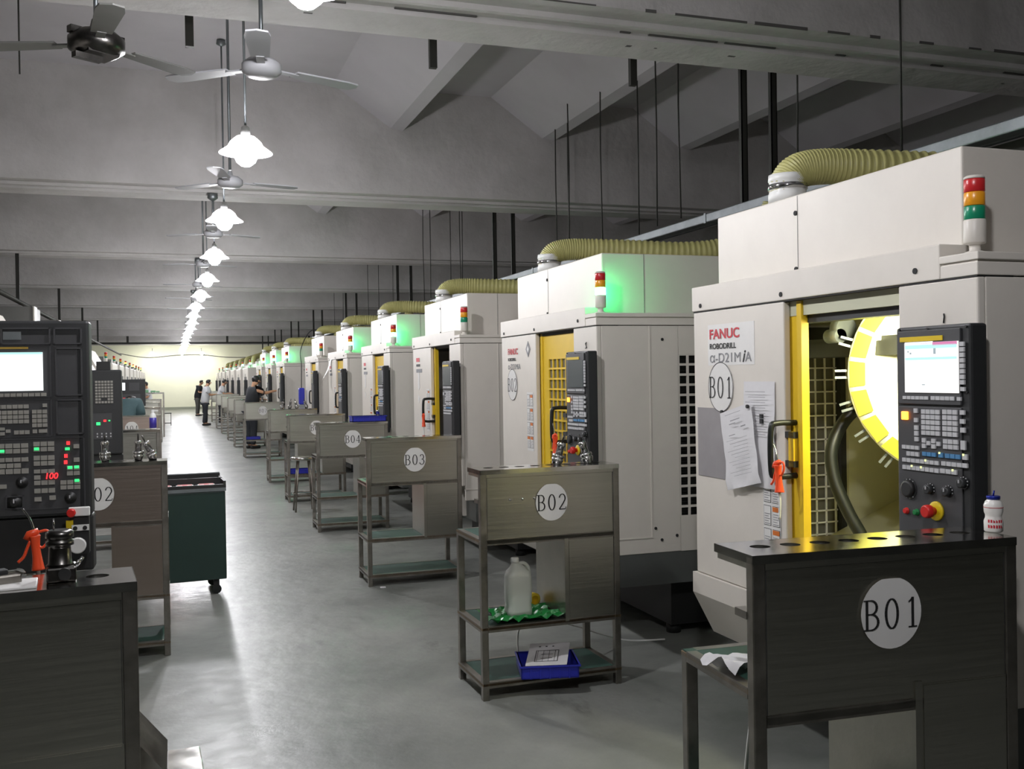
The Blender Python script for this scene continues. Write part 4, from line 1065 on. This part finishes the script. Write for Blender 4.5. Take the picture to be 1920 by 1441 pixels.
# ------------------------------------------------------------------ things on the stands
def tool_holder(loc, tilt, az, label, s=1.0, dark=False):
    t = empty('tool_holder', loc, 0, label, 'tool holder', 'tool holders on the stands')
    t.rotation_euler = (tilt*math.cos(az), tilt*math.sin(az), 0); t.scale = (s, s, s)
    part('shank', 0, lambda: MB().lathe([(.012, .0), (.022, .008), (.031, .03), (.032, .036), (.028, .038), (.028, .044), (.032, .046), (.031, .058), (.02, .06)], n=20), M['chrome'], t)
    part('collet', 0, lambda: MB().lathe([(.019, .058), (.019, .10), (.022, .102), (.022, .118), (.018, .122), (.008, .124)], n=16), M['chrome'], t)
    part('cutter', 0, lambda: MB().lathe([(.005, .12), (.005, .16), (.001, .165)], n=10), M['gunmetal'], t)
    return t
for (x, y, z, ti, az, lab) in ((1.872, 4.79, 1.133, .28, 1.2, 'chrome tool holder leaning left on the B02 stand'), (2.06, 4.79, 1.133, .35, 4.0, 'chrome tool holder leaning right on the B02 stand'),
                               (-.372, 6.255, 1.133, .0, 0, 'upright chrome tool holder on the tinted left stand'), (-.19, 6.255, 1.133, .05, 0, 'middle chrome tool holder on the tinted left stand'), (-.10, 6.255, 1.133, .45, 4.5, 'tilted chrome tool holder at the right end of the tinted left stand'),
                               (1.62, 15.92, 1.133, .3, 1.5, 'leftmost chrome tool holder on the sixth right stand'), (1.75, 15.92, 1.133, .2, 2, 'second chrome tool holder on the sixth right stand'), (1.87, 15.92, 1.133, .3, 4, 'third chrome tool holder on the sixth right stand'), (2.02, 15.92, 1.133, .3, 4.4, 'rightmost chrome tool holder on the sixth right stand'),
                               (2.09, 10.56, 1.133, .2, 3, 'chrome tool holder behind the blue tray on stand B04'), (1.78, 21.2, 1.133, .2, 3, 'small chrome tool holder on the B07 stand')):
    tool_holder((x, y, z), ti, az, lab)
# dark tool clamp on the near-left stand
t = empty('tool_clamp', (-.255, 2.56, SH), math.radians(5), 'black and chrome tool holder standing in a clamp block on the near left stand', 'tool holder')
MB().box(-.03, -.04, 0, .035, .04, .035, 0, .005).cyl((.01, -.05, .02), .014, .02, 16, 1, 'y').build('clamp_block', [M['gunmetal'], M['dark']], t)
MB().lathe([(.032, .035), (.026, .04), (.024, .075), (.024, .08), (.031, .082), (.031, .092), (.027, .094), (.027, .098), (.031, .10), (.031, .112), (.022, .118)], n=26).build('shank', M['gunmetal'], t)
MB().lathe([(.026, .112), (.024, .116), (.01, .117)], n=20).cyl((-.012, 0, .115), .002, .03, 8).build('pull_stud', M['chrome'], t)
MB().tube([(.03, -.02, .03), (.042, -.02, .045)], .004, 8).tube([(.035, 0, .03), (.05, 0, .05)], .004, 8).build('clamp_screw', M['chrome'], t)
t = MB().box(-.07, -.05, 0, .035, .06, .006, 0, .002); tag(t.build('white_plate', M['sticker'], None, (-.335, 2.52, SH), math.radians(5)), 'thin white plate lying on the near left stand', 'plate')
cal = empty('vernier_caliper', (-.40, 2.54, SH+.026), math.radians(24), 'steel vernier caliper lying on the near left stand', 'caliper')
MB().box(-.16, -.008, 0, .07, .008, .004).prism([(.055, -.008), (.07, -.008), (.062, -.05), (.058, -.05)], 0, .004, 'z').prism([(.058, .008), (.07, .008), (.066, .025)], 0, .004, 'z').build('beam', M['steel_top'], cal)
MB().box(-.02, -.014, -.002, .035, .014, .010, 0, .002).build('slider', M['panel'], cal)
tag(MB().box(-.10, -.03, 0, .06, .03, .025, 0, .004).build('steel_block', M['steel_frame'], None, (-.40, 2.54, SH), math.radians(24)), 'flat steel block under the caliper on the near left stand', 'block')

def airgun(loc, rot, label, scale=1):
    t = empty('air_blow_gun', loc, 0, label, 'air gun', 'orange air guns'); t.rotation_euler = rot; t.scale = (scale,)*3
    def body():
        b = MB(); P = [(0, 0, 0), (0, .002, -.03), (0, .006, -.07), (0, .008, -.10)]
        b.tube(smooth_path(P, 5), .013, 12, 0, True, lambda i: .016-.004*math.sin(i*.25)); b.tube([(0, .01, .012), (0, -.015, .005), (0, -.022, -.01)], .010, 12)
        b.tube(smooth_path([(0, .012, .01), (0, .034, .012), (0, .038, -.012), (0, .022, -.035), (0, .006, -.03)], 5), .004, 8)
        return b
    part('body', 0, body, M['orange'], t)
    part('trigger', 0, lambda: MB().tube(smooth_path([(0, -.012, -.015), (0, -.022, -.04), (0, -.03, -.06), (0, -.045, -.075)], 4), .0045, 8), M['orange'], t)
    part('nozzle', 0, lambda: MB().tube(smooth_path([(0, 0, .012), (0, -.012, .05), (0, -.03, .08)], 4), .003, 8), M['chrome'], t)
    part('air_hose', 0, lambda: MB().tube(smooth_path([(0, .008, -.10), (0, .01, -.14), (0, .005, -.20)], 4), .005, 8), M['white'], t)
    return t
airgun((MX-.088, 3.335, 1.235), (0, 0, PI), 'orange air blow gun hanging on the B01 machine door handle', 1.05)
airgun((-.325, 2.70, 1.225), (0, 0, -PI/2), 'orange air blow gun standing on the near left stand', .85)
airgun((MX-.088, 5.262+.46, 1.22), (0, 0, PI), 'orange air blow gun hanging on the B02 machine door handle', 1.05)
airgun((MX-.088, 9.10, 1.24), (0, 0, PI), 'orange air blow gun hanging on the third right machine', 1.05)

# yoghurt bottle on the B01 stand
t = empty('drink_bottle', (2.197, 2.225, SH), -.6, 'small white drink bottle with blue foil cap on the B01 stand', 'bottle'); t.scale = (1.32, 1.32, 1.08)
MB().lathe([(.016, 0), (.019, .003), (.0195, .028), (.0165, .038), (.0165, .044), (.019, .052), (.0195, .070), (.016, .080), (.0125, .084), (.0125, .088)], n=24).build('bottle_body', M['bottle'], t)
MB().lathe([(.0138, .086), (.0142, .093), (.013, .0945)], n=20).tube([(0, 0, .094), (.002, 0, .108)], .0018, 6).build('foil_cap', M['foil'], t)
lb = MB(); random.seed(2)
for row, (z0_, h_) in enumerate(((.026, .008), (.012, .009))):
    for q_ in range(6):
        a = -PI/2-.75+q_*.27
        lb.add([(.0198*math.cos(a+d), .0198*math.sin(a+d), z) for d, z in ((0, z0_), (.19, z0_), (.19, z0_+h_*random.uniform(.5, 1)), (0, z0_+h_))], [(0, 1, 2, 3)])
tag(lb.build('printed_label', M['red_ink'], t), 'blurred red print')
MB().lathe([(.0197, .064), (.0197, .0655)], n=24).build('red_band', M['red_ink'], t)
# white crumpled paper on the B01 table
def crumple(w_, d_, h_, seedv):
    random.seed(seedv); b = MB(); n = 9; V = []; F = []
    for i in range(n+1):
        for j in range(n+1):
            V.append((w_*(i/n-.5)*(1+.12*math.sin(j)), d_*(j/n-.5), h_*(.15+.85*abs(math.sin(i*.55+j*.4+random.random()*.15)))*(.4+.9*(1-i/n))))
    for i in range(n):
        for j in range(n): a = i*(n+1)+j; F.append((a, a+n+1, a+n+2, a+1))
    return b.add(V, F, 0, True)
tag(crumple(.16, .12, .035, 4).build('crumpled_paper', M['paper'], None, (1.445, 2.36, .796), .3), 'crumpled white paper lying on the green table of stand B01', 'paper')
# B02 stand: jug, bag, tape, tray, drawing
t = empty('plastic_jug', (1.668, 4.83, .372), 0, 'white plastic jug standing on the green bag', 'jug')
def m_jug():
    b = MB(); bm = bmesh.new()
    prof = [(0, .058), (.004, .066), (.03, .068), (.06, .064), (.07, .067), (.15, .068), (.20, .066), (.225, .058), (.245, .042), (.262, .024), (.275, .018), (.285, .018)]
    n = 28; V = []; F = []
    for z, r_ in prof:
        for k in range(n):
            a = 2*PI*k/n; c, s_ = math.cos(a), math.sin(a); e = .55 if z < .24 else 1
            x = math.copysign(abs(c)**e, c)*r_; y = math.copysign(abs(s_)**e, s_)*r_*.78
            V.append((x+(-.015 if z > .24 else 0)*min(1, (z-.24)/.03 if z > .24 else 0), y, z))
    for j in range(len(prof)-1):
        for k in range(n): F.append((j*n+k, j*n+(k+1) % n, (j+1)*n+(k+1) % n, (j+1)*n+k))
    F.append(list(range(n))[::-1]); F.append([(len(prof)-1)*n+k for k in range(n)])
    return b.add(V, F, 0, True)
m_jug().build('jug_body', M['jug'], t)
MB().lathe([(.021, .27), (.021, .292), (.018, .295)], (-.015, 0, 0), 20).build('screw_cap', M['white'], t)
MB().tube(smooth_path([(.0, 0, .262), (.035, 0, .262), (.058, 0, .235), (.062, 0, .19), (.055, 0, .16)], 5), .010, 10).build('jug_handle', M['jug'], t)
bag = MB(); random.seed(11); n = 12; V = []; F = []
for i in range(n+1):
    for j in range(n+1):
        u, v = i/n-.5, j/n-.5
        V.append((.36*u*(1+.15*math.sin(j*.7)), -.01+.27*v, .004+.028*abs(math.sin(i*1.3+j*.9+1))*(1 if max(abs(u), abs(v)) > .24 else .25)))
for i in range(n):
    for j in range(n): a = i*(n+1)+j; F.append((a, a+n+1, a+n+2, a+1))
tag(bag.add(V, F).build('plastic_bag', M['bagg'], None, (1.68, 4.83, .3635)), 'crumpled green plastic bag under the white jug', 'bag')
tag(MB().lathe([(.022, 0), (.035, .0), (.035, .03), (.022, .03), (.022, 0)], (0, 0, 0), 24, 0, 'y').build('tape_roll', M['yel_tape'], None, (1.82, 4.99, .402), .3), 'yellow tape roll beside the jug on stand B02', 'tape')
def m_tray(L, Wd, H):
    def f():
        b = MB(); t_ = .006
        b.box(0, 0, 0, L, Wd, t_); b.box(0, 0, 0, L, t_, H); b.box(0, Wd-t_, 0, L, Wd, H); b.box(0, 0, 0, t_, Wd, H); b.box(L-t_, 0, 0, L, Wd, H)
        b.box(-.008, -.008, H-.008, L+.008, t_, H); b.box(-.008, Wd-t_, H-.008, L+.008, Wd+.008, H); b.box(-.008, 0, H-.008, t_, Wd, H); b.box(L-t_, 0, H-.008, L+.008, Wd, H)
        for i in range(1, 6): b.box(L*i/6-.004, -.004, .0, L*i/6+.004, 0, H)
        return b
    return f
tr = part('blue_tray', 'a', m_tray(.29, .27, .065), M['blue'], None, (1.62, 4.66, .0895), math.radians(-14)); tag(tr, 'blue plastic tray on the bottom shelf of stand B02', 'tray', 'blue plastic trays')
t = MB(); t.box(0, 0, 0, .21, .29, .002, 0)
for q in range(4): t.box(.05+q*.03, .05, .0022, .052+q*.03, .19, .003, 1)
t.box(.04, .05, .0022, .16, .054, .003, 1); t.box(.04, .19, .0022, .16, .194, .003, 1); t.box(.04, .05, .0022, .044, .194, .003, 1); t.box(.156, .05, .0022, .16, .194, .003, 1); t.box(.07, .09, .0022, .13, .093, .003, 1); t.box(.07, .14, .0022, .13, .143, .003, 1)
for q in range(3): t.box(.05+q*.035, .24, .0022, .06+q*.035, .25, .003, 1)
o = t.build('drawing_sheet', [M['paper'], M['ink']], None, (1.655, 4.70, .140)); o.rotation_euler = (.12, -.06, -.45); tag(o, 'white technical drawing lying in the blue tray of stand B02', 'paper')
tr = part('blue_tray', 'b', m_tray(.36, .2, .06), M['blue'], None, (1.80, 10.46, SH+.001), 0); tag(tr, 'blue plastic tray on top of stand B04', 'tray', 'blue plastic trays')
tr = part('blue_tray', 'c', m_tray(.27, .25, .055), M['blue'], None, (1.445, 13.17, .366), 0); tag(tr, 'blue plastic tray on the middle shelf of the fifth right stand', 'tray', 'blue plastic trays')
tr = part('blue_tray', 'd', m_tray(.30, .25, .055), M['blue'], None, (1.43, 21.2, .366), 0); tag(tr, 'blue plastic tray on the middle shelf of stand B07', 'tray', 'blue plastic trays')
tr = part('blue_tray', 'e', m_tray(.25, .2, .06), M['blue'], None, (-.70, 6.2, .797), 0); tag(tr, 'blue plastic tray on the table of the tinted left stand', 'tray', 'blue plastic trays')
# spray bottle on the third left stand
t = empty('spray_bottle', (-.175, 10.31, SH), 0, 'white spray bottle with purple label on a left stand', 'bottle')
MB().lathe([(.03, 0), (.032, .005), (.032, .12), (.02, .15), (.012, .155)], n=20).build('bottle_body', M['white'], t)
MB().lathe([(.0328, .01), (.0328, .11)], n=20).build('label_wrap', M['purple'], t)
MB().box(-.012, -.012, .15, .012, .012, .185, 0, .003).box(.01, -.008, .168, .05, .008, .182, 0, .002).build('spray_head', M['white'], t)
# hanging blue case + cable beside machine six/seven
t = empty('hanging_case', (2.235, 18.30, 1.14), 0, 'blue case hanging on a cable beside the sixth right machine', 'case')
MB().box(-.05, -.03, 0, .05, .10, .30, 0, .02).build('case_body', M['blue'], t)
MB().box(-.045, -.025, -.06, .045, .09, 0, 0, .01).build('case_base', M['galv'], t)
MB().tube(smooth_path([(0, .04, .30), (.01, .06, .7), (.02, .2, 1.0), (.25, .6, 1.35), (.6, 1.0, 1.42), (1.6, 1.2, 1.66)], 6), .008, 6).build('cable', M['blackrub'], t)

# stool between the stands
t = empty('round_stool', (1.50, 12.25, 0), 0, 'round chrome-topped stool between the B04 and fifth right stands', 'stool')
MB().lathe([(.001, .62), (.14, .62), (.15, .635), (.15, .65), (.13, .66), (.001, .66)], n=28).build('seat', M['steel_top'], t)
for k_ in range(4):
    a = PI/4+k_*PI/2; MB().tube([(.09*math.cos(a), .09*math.sin(a), .63), (.16*math.cos(a), .16*math.sin(a), 0)], .011, 8).build('leg', M['steel_frame'], t)
MB().tube([(.135*math.cos(k_*PI/10), .135*math.sin(k_*PI/10), .22) for k_ in range(21)], .007, 6).build('foot_ring', M['steel_frame'], t)
t = empty('square_stool', (-.14, 38.0, 0), 0, 'small black stool standing in the far aisle by the green table', 'stool')
MB().box(-.13, -.13, .43, .13, .13, .46).build('seat', M['dark'], t)
for x in (-.12, .10):
    for y in (-.12, .10): MB().box(x, y, 0, x+.02, y+.02, .43).build('leg', M['dark'], t)
MB().box(-.12, -.12, .08, .12, -.10, .10).box(-.12, .10, .08, .12, .12, .10).build('rail', M['dark'], t)
t = empty('green_table', (-.62, 30.3, 0), 0, 'tall steel table with green parts on top, far end of the left row', 'table')
MB().box(-.45, 0, 1.24, .42, .8, 1.28, 0).build('tabletop', M['steel_top'], t)
for x in (-.44, .38):
    for y in (0, .76): MB().box(x, y, 0, x+.04, y+.04, 1.24).build('leg', M['steel_frame'], t)
for i, (x, y, s_) in enumerate(((-.10, .2, .10), (.12, .3, .07), (.25, .2, .05))):
    tag(MB().box(-s_, -s_*.6, 0, s_, s_*.6, s_*.8, 0, .01).build('green_crate', M['greenp'], None, (-.62+x, 30.3+y, 1.281)), ['largest pale green crate on the tall far table', 'middle pale green crate on the tall far table', 'smallest pale green crate on the tall far table'][i], 'crate', 'green crates')

# green trolley
t = empty('parts_trolley', (-.33, 7.70, 0), math.radians(3), 'dark green trolley on castors beside the tinted left stand', 'trolley')
TW, TD = .70, .46
b = MB(); b.box(0, 0, .115, TW, TD, .775, 0, .008); b.build('cabinet', M['cart'], t)
b = MB(); b.box(-.005, -.005, .775, TW+.005, .012, .825); b.box(-.005, TD-.012, .775, TW+.005, TD+.005, .87); b.box(-.005, 0, .775, .012, TD, .85); b.box(TW-.012, 0, .775, TW+.005, TD, .85)
b.box(-.004, -.009, .775, TW+.004, -.004, .80, 1); b.box(.0, .24, .80, TW, .25, .855); b.box(-.004, TD+.002, .868, TW+.004, TD+.006, .876, 1)
b.build('top_rail', [M['dark'], M['galv']], t)
for x in (.06, TW-.07):
    for y in (.06, TD-.06):
        c = MB().box(x-.02, y-.015, .05, x+.02, y+.015, .115).build('castor', M['dark'], t)
        part('wheel', (x, y), lambda x=x, y=y: MB().lathe([(.034, -.014), (.035, -.010), (.035, .010), (.034, .014)], (x, y, .035), 20, 0, 'y'), M['blackrub'], c)
for i in range(4):
    nm = ['leftmost', 'second', 'third', 'rightmost'][i]
    o = MB().box(0, 0, 0, .125, .19, .035, 0, .004).box(.01, .01, .035, .115, .18, .040, 1).box(.045, .05, .040, .08, .14, .042, 2).build('parts_pack', [M['white'], M['cart_in'], M['red_ink']])
    o.parent = None; o.location = (-.33+.04+i*.155, 7.70+.035+.01*i, .7765); tag(o, '%s pink and white pack of parts on the green trolley' % nm, 'pack', 'packs on the green trolley')

# steel boxes bottom left on the floor
t = tag(MB().box(-.28, -.25, 0, .0, .25, .245, 0, .004).build('steel_box', M['steel_top'], None, (.085, 3.62, 0), math.radians(2)), 'low stainless steel box on the floor beside the near left stand', 'box', 'low steel boxes')
t = tag(MB().prism([(-.22, 0), (.0, 0), (.0, .50), (-.08, .60), (-.22, .60)], 0, .28, 'y').build('steel_bin', M['steel_top'], None, (-.03, 2.95, 0)), 'tall sloped stainless bin just behind the near left stand', 'bin')
# loose hose behind stand B02 shelf and small litter
tag(MB().tube(smooth_path([(1.78, 5.15, .02), (1.80, 5.2, .20), (1.95, 5.22, .24), (2.15, 5.25, .17), (2.5, 5.35, .03), (2.75, 5.3, .02)], 6), .005, 6).build('air_hose', M['white'], None), 'thin pale hose looping from behind stand B02 to the machine', 'hose')
tag(MB().tube(smooth_path([(1.62, 2.58, .55), (1.61, 2.6, .35), (1.58, 2.55, .12), (1.60, 2.6, .012), (1.8, 2.8, .012)], 6), .006, 6).build('air_hose', M['white'], None), 'thin pale hose hanging below stand B01', 'hose')
tag(MB().box(-.02, -.012, 0, .02, .012, .006).build('paper_scrap', M['paper'], None, (1.50, 7.50, .0)), 'tiny white scrap on the floor by stand B03', 'scrap')
t = MB().box(-.10, -.12, 0, .12, .12, .17, 0, .02).lathe([(.04, 0), (.04, .05)], (0, 0, .17), 16)
tag(t.build('coolant_pump', M['dark'], None, (1.73, 2.85, 0)), 'black pump on the floor under stand B01', 'pump')

# ------------------------------------------------------------------ people
def skin_obj(name, joints, edges, m, parent, sub=2, root=0):
    me = bpy.data.meshes.new(name); me.from_pydata([j[0] for j in joints], edges, [])
    o = bpy.data.objects.new(name, me); COL.objects.link(o)
    mod = o.modifiers.new('skin', 'SKIN'); mod.use_smooth_shade = True
    for i, j in enumerate(joints):
        r_ = j[1]; rr = (r_, r_) if not isinstance(r_, tuple) else r_
        me.skin_vertices[0].data[i].radius = rr
        me.skin_vertices[0].data[i].use_root = (i == root)
    s_ = o.modifiers.new('sub', 'SUBSURF'); s_.levels = sub; s_.render_levels = sub
    bpy.context.view_layer.update()
    dg = bpy.context.evaluated_depsgraph_get()
    nm = bpy.data.meshes.new_from_object(o.evaluated_get(dg)); nm.name = name
    bpy.data.objects.remove(o)
    for p in nm.polygons: p.use_smooth = True
    nm.materials.clear(); nm.materials.append(m)
    o2 = bpy.data.objects.new(name, nm); COL.objects.link(o2); o2.parent = parent
    return o2
def person(loc, rz, label, shirt, trousers, lean=0.0, arms=('down', 'down'), h=1.64, head_dip=.1, stride=.0, bend=0.0):
    """faces local +x. lean: forward lean of the trunk in radians"""
    root = empty('person', loc, rz, label, 'person'); s = h/1.70
    root.scale = (s, s, s)
    hip = Vector((0, 0, .90))
    def T(v):  # trunk transform about the hip
        v = Vector(v)-hip; c, s_ = math.cos(lean), math.sin(lean)
        return Vector((v.x*c+v.z*s_, v.y, -v.x*s_+v.z*c))+hip
    J = []; E = []
    def add(p, r_, par=None):
        J.append((tuple(p), r_)); i = len(J)-1
        if par is not None: E.append((par, i))
        return i
    pel = add((0, 0, .92), (.09, .07)); wa = add(T((0, 0, 1.08)), (.10, .075), pel); ch = add(T((.005, 0, 1.28)), (.115, .08), wa); nk = add(T((0, 0, 1.44)), .055, ch)
    nk2 = add(T((.01, 0, 1.50)), .050, nk)
    hd = Vector(T((.02+.02*head_dip, 0, 1.53)))-Vector((0, 0, bend))
    hb = add(hd, .075, nk2); hc = add(hd+Vector((.025+.06*head_dip, 0, .075)), .090, hb); ht = add(hd+Vector((.02+.08*head_dip, 0, .125)), .070, hc)
    hands = []
    for k_, sd in enumerate((1, -1)):
        kn = add((stride*sd*.5+.02, sd*.095, .50), .058, None); E.append((pel, kn))
        th = add((stride*sd*.25, sd*.09, .78), .082, None); E.remove((pel, kn)); E.append((pel, th)); E.append((th, kn))
        an = add((stride*sd-.02, sd*.095, .09), .040, kn); ft = add((stride*sd+.12, sd*.10, .035), .034, an)
        shd = add(T((0, sd*.16, 1.38)), .042, ch)
        a = arms[k_]
        if a == 'down': el, wr, fd = T((-.02, sd*.22, 1.12)), T((.06, sd*.22, .88)), Vector((.15, 0, -1))
        elif a == 'work': el, wr, fd = T((.08, sd*.22, 1.14)), Vector(T((.08, sd*.20, 1.14)))+Vector((.25, -sd*.05, .03)), Vector((1, -.2*sd, -.1))
        else: el, wr, fd = Vector(T((.22, sd*.20, 1.33))), Vector(T((.22, sd*.20, 1.33)))+Vector((.25, 0, .05)), Vector((1, 0, 0))
        e = add(el, .045, shd); wv = add(wr, .028, e); fd.normalize()
        wr = Vector(wr); hd2 = add(wr+fd*.05, (.036, .022), wv)
        side = Vector((0, 0, 1)).cross(fd); side = side.normalized() if side.length > .3 else Vector((0, 1, 0))
        for f_, (o_, L) in enumerate(((-.030, .070), (-.010, .080), (.010, .075), (.028, .060))):
            b0 = add(wr+fd*.085+side*o_, .0095, hd2); b1 = add(wr+fd*(.085+L*.55)+side*o_*1.1-Vector((0, 0, .006)), .0085, b0); add(wr+fd*(.085+L)+side*o_*1.1-Vector((0, 0, .022)), .0075, b1)
        tb = add(wr+fd*.05+side*-.045, .010, hd2); add(wr+fd*.085+side*-.062, .008, tb)
        hands.append((shd, e, wv, th, kn, an))
    body = skin_obj('body', J, E, M['skin'], root, 1)
    # shirt
    SJ = [(J[pel][0], (.19, .15)), (J[wa][0], (.185, .145)), (J[ch][0], (.205, .155)), (J[nk][0], .085)]; SE = [(0, 1), (1, 2), (2, 3)]
    SJ[0] = ((0, 0, .78), (.18, .15)); SJ.append(((0, 0, .93), (.185, .15))); SE = [(0, 4), (4, 1), (1, 2), (2, 3)]
    for (sh_, e, wv, th, kn, an) in hands:
        b0 = len(SJ); SJ.append((J[sh_][0], .108)); mid = Vector(J[sh_][0]).lerp(Vector(J[e][0]), .8); SJ.append((tuple(mid), .085)); SE += [(2, b0), (b0, b0+1)]
    skin_obj('shirt', SJ, SE, shirt, root, 1)
    TJ = [((0, 0, .96), (.165, .125))]; TE = []
    for (sh_, e, wv, th, kn, an) in hands:
        b0 = len(TJ); TJ += [(J[th][0], .115), (J[kn][0], .085), (tuple(Vector(J[an][0])+Vector((0, 0, -.02))), .070)]; TE += [(0, b0), (b0, b0+1), (b0+1, b0+2)]
    skin_obj('trousers', TJ, TE, trousers, root, 1)
    for k_, (sh_, e, wv, th, kn, an) in enumerate(hands):
        a = Vector(J[an][0]); MB().box(a.x-.06, a.y-.045, 0, a.x+.19, a.y+.045, .075, 0, .025).build('shoe', M['shoe'], root)
    c = Vector(J[hc][0])
    hm = MB().lathe([(.002, -.10), (.045, -.08), (.078, -.03), (.094, .02), (.094, .06), (.076, .10), (.04, .122), (.001, .128)], (0, 0, 0), 18)
    for v in range(len(hm.v)):
        x, y, z = hm.v[v]; f = 1.0
        if x > .04 and z < .06: x = .04-(.06-z)*.25
        hm.v[v] = (x*1.08+c.x-.012, y*.96+c.y, z+c.z-.005)
    hm.build('hair', M['hair'], root)
    fx = c.x+.088
    fb = MB()
    fb.prism([(fx-.01, c.z-.02), (fx+.022, c.z-.028), (fx-.006, c.z+.012)], c.y-.010, c.y+.010, 'y'); fb.build('nose', M['skin'], root)
    for sd in (1, -1):
        MB().lathe([(.001, -.007), (.009, 0), (.001, .007)], (fx-.006, c.y+sd*.032, c.z+.012), 10).build('eye', M['hair'], root)
        MB().lathe([(.001, -.028), (.014, -.01), (.016, .01), (.001, .028)], (c.x+.0, c.y+sd*.094, c.z-.008), 10).build('ear', M['skin'], root)
    MB().box(fx-.012, c.y-.02, c.z-.052, fx-.002, c.y+.02, c.z-.046).build('mouth', M['red_ink'], root)
    return root
person((1.13, 37.2, 0), math.radians(20), 'person in white t-shirt and dark trousers standing in the far aisle', M['shirt_w'], M['trouser'], .12, ('work', 'work'), 1.62, .6, .08)
person((1.12, 47.5, 0), math.radians(-20), 'person in black shirt standing behind the white-shirted worker', M['shirt_k'], M['khaki'], .22, ('work', 'work'), 1.62, .5)
person((1.42, 47.9, 0), math.radians(10), 'person in black shirt beside the machines, partly hidden by the white-shirted worker', M['shirt_k'], M['trouser'], .25, ('work', 'work'), 1.62, .5)
person((1.75, 39.2, 0), math.radians(0), 'person in white shirt looking down behind the far right stands', M['shirt_w'], M['trouser'], .15, ('work', 'work'), 1.62, .6)
person((1.75, 23.95, 0), math.radians(25), 'person in black t-shirt reaching one arm to a right machine', M['shirt_k'], M['trouser'], .12, ('work', 'reach'), 1.68, .5)
person((-.70, 15.5, 0), math.radians(75), 'person in dark teal jacket bent over behind the left stands', M['shirt_t'], M['trouser'], .72, ('work', 'work'), 1.70, .4, 0, .16)
person((-.74, 36.4, 0), math.radians(200), 'person with black hair and pale shirt standing far down the left row', M['shirt_w'], M['trouser'], .1, ('work', 'work'), 1.58, .3)
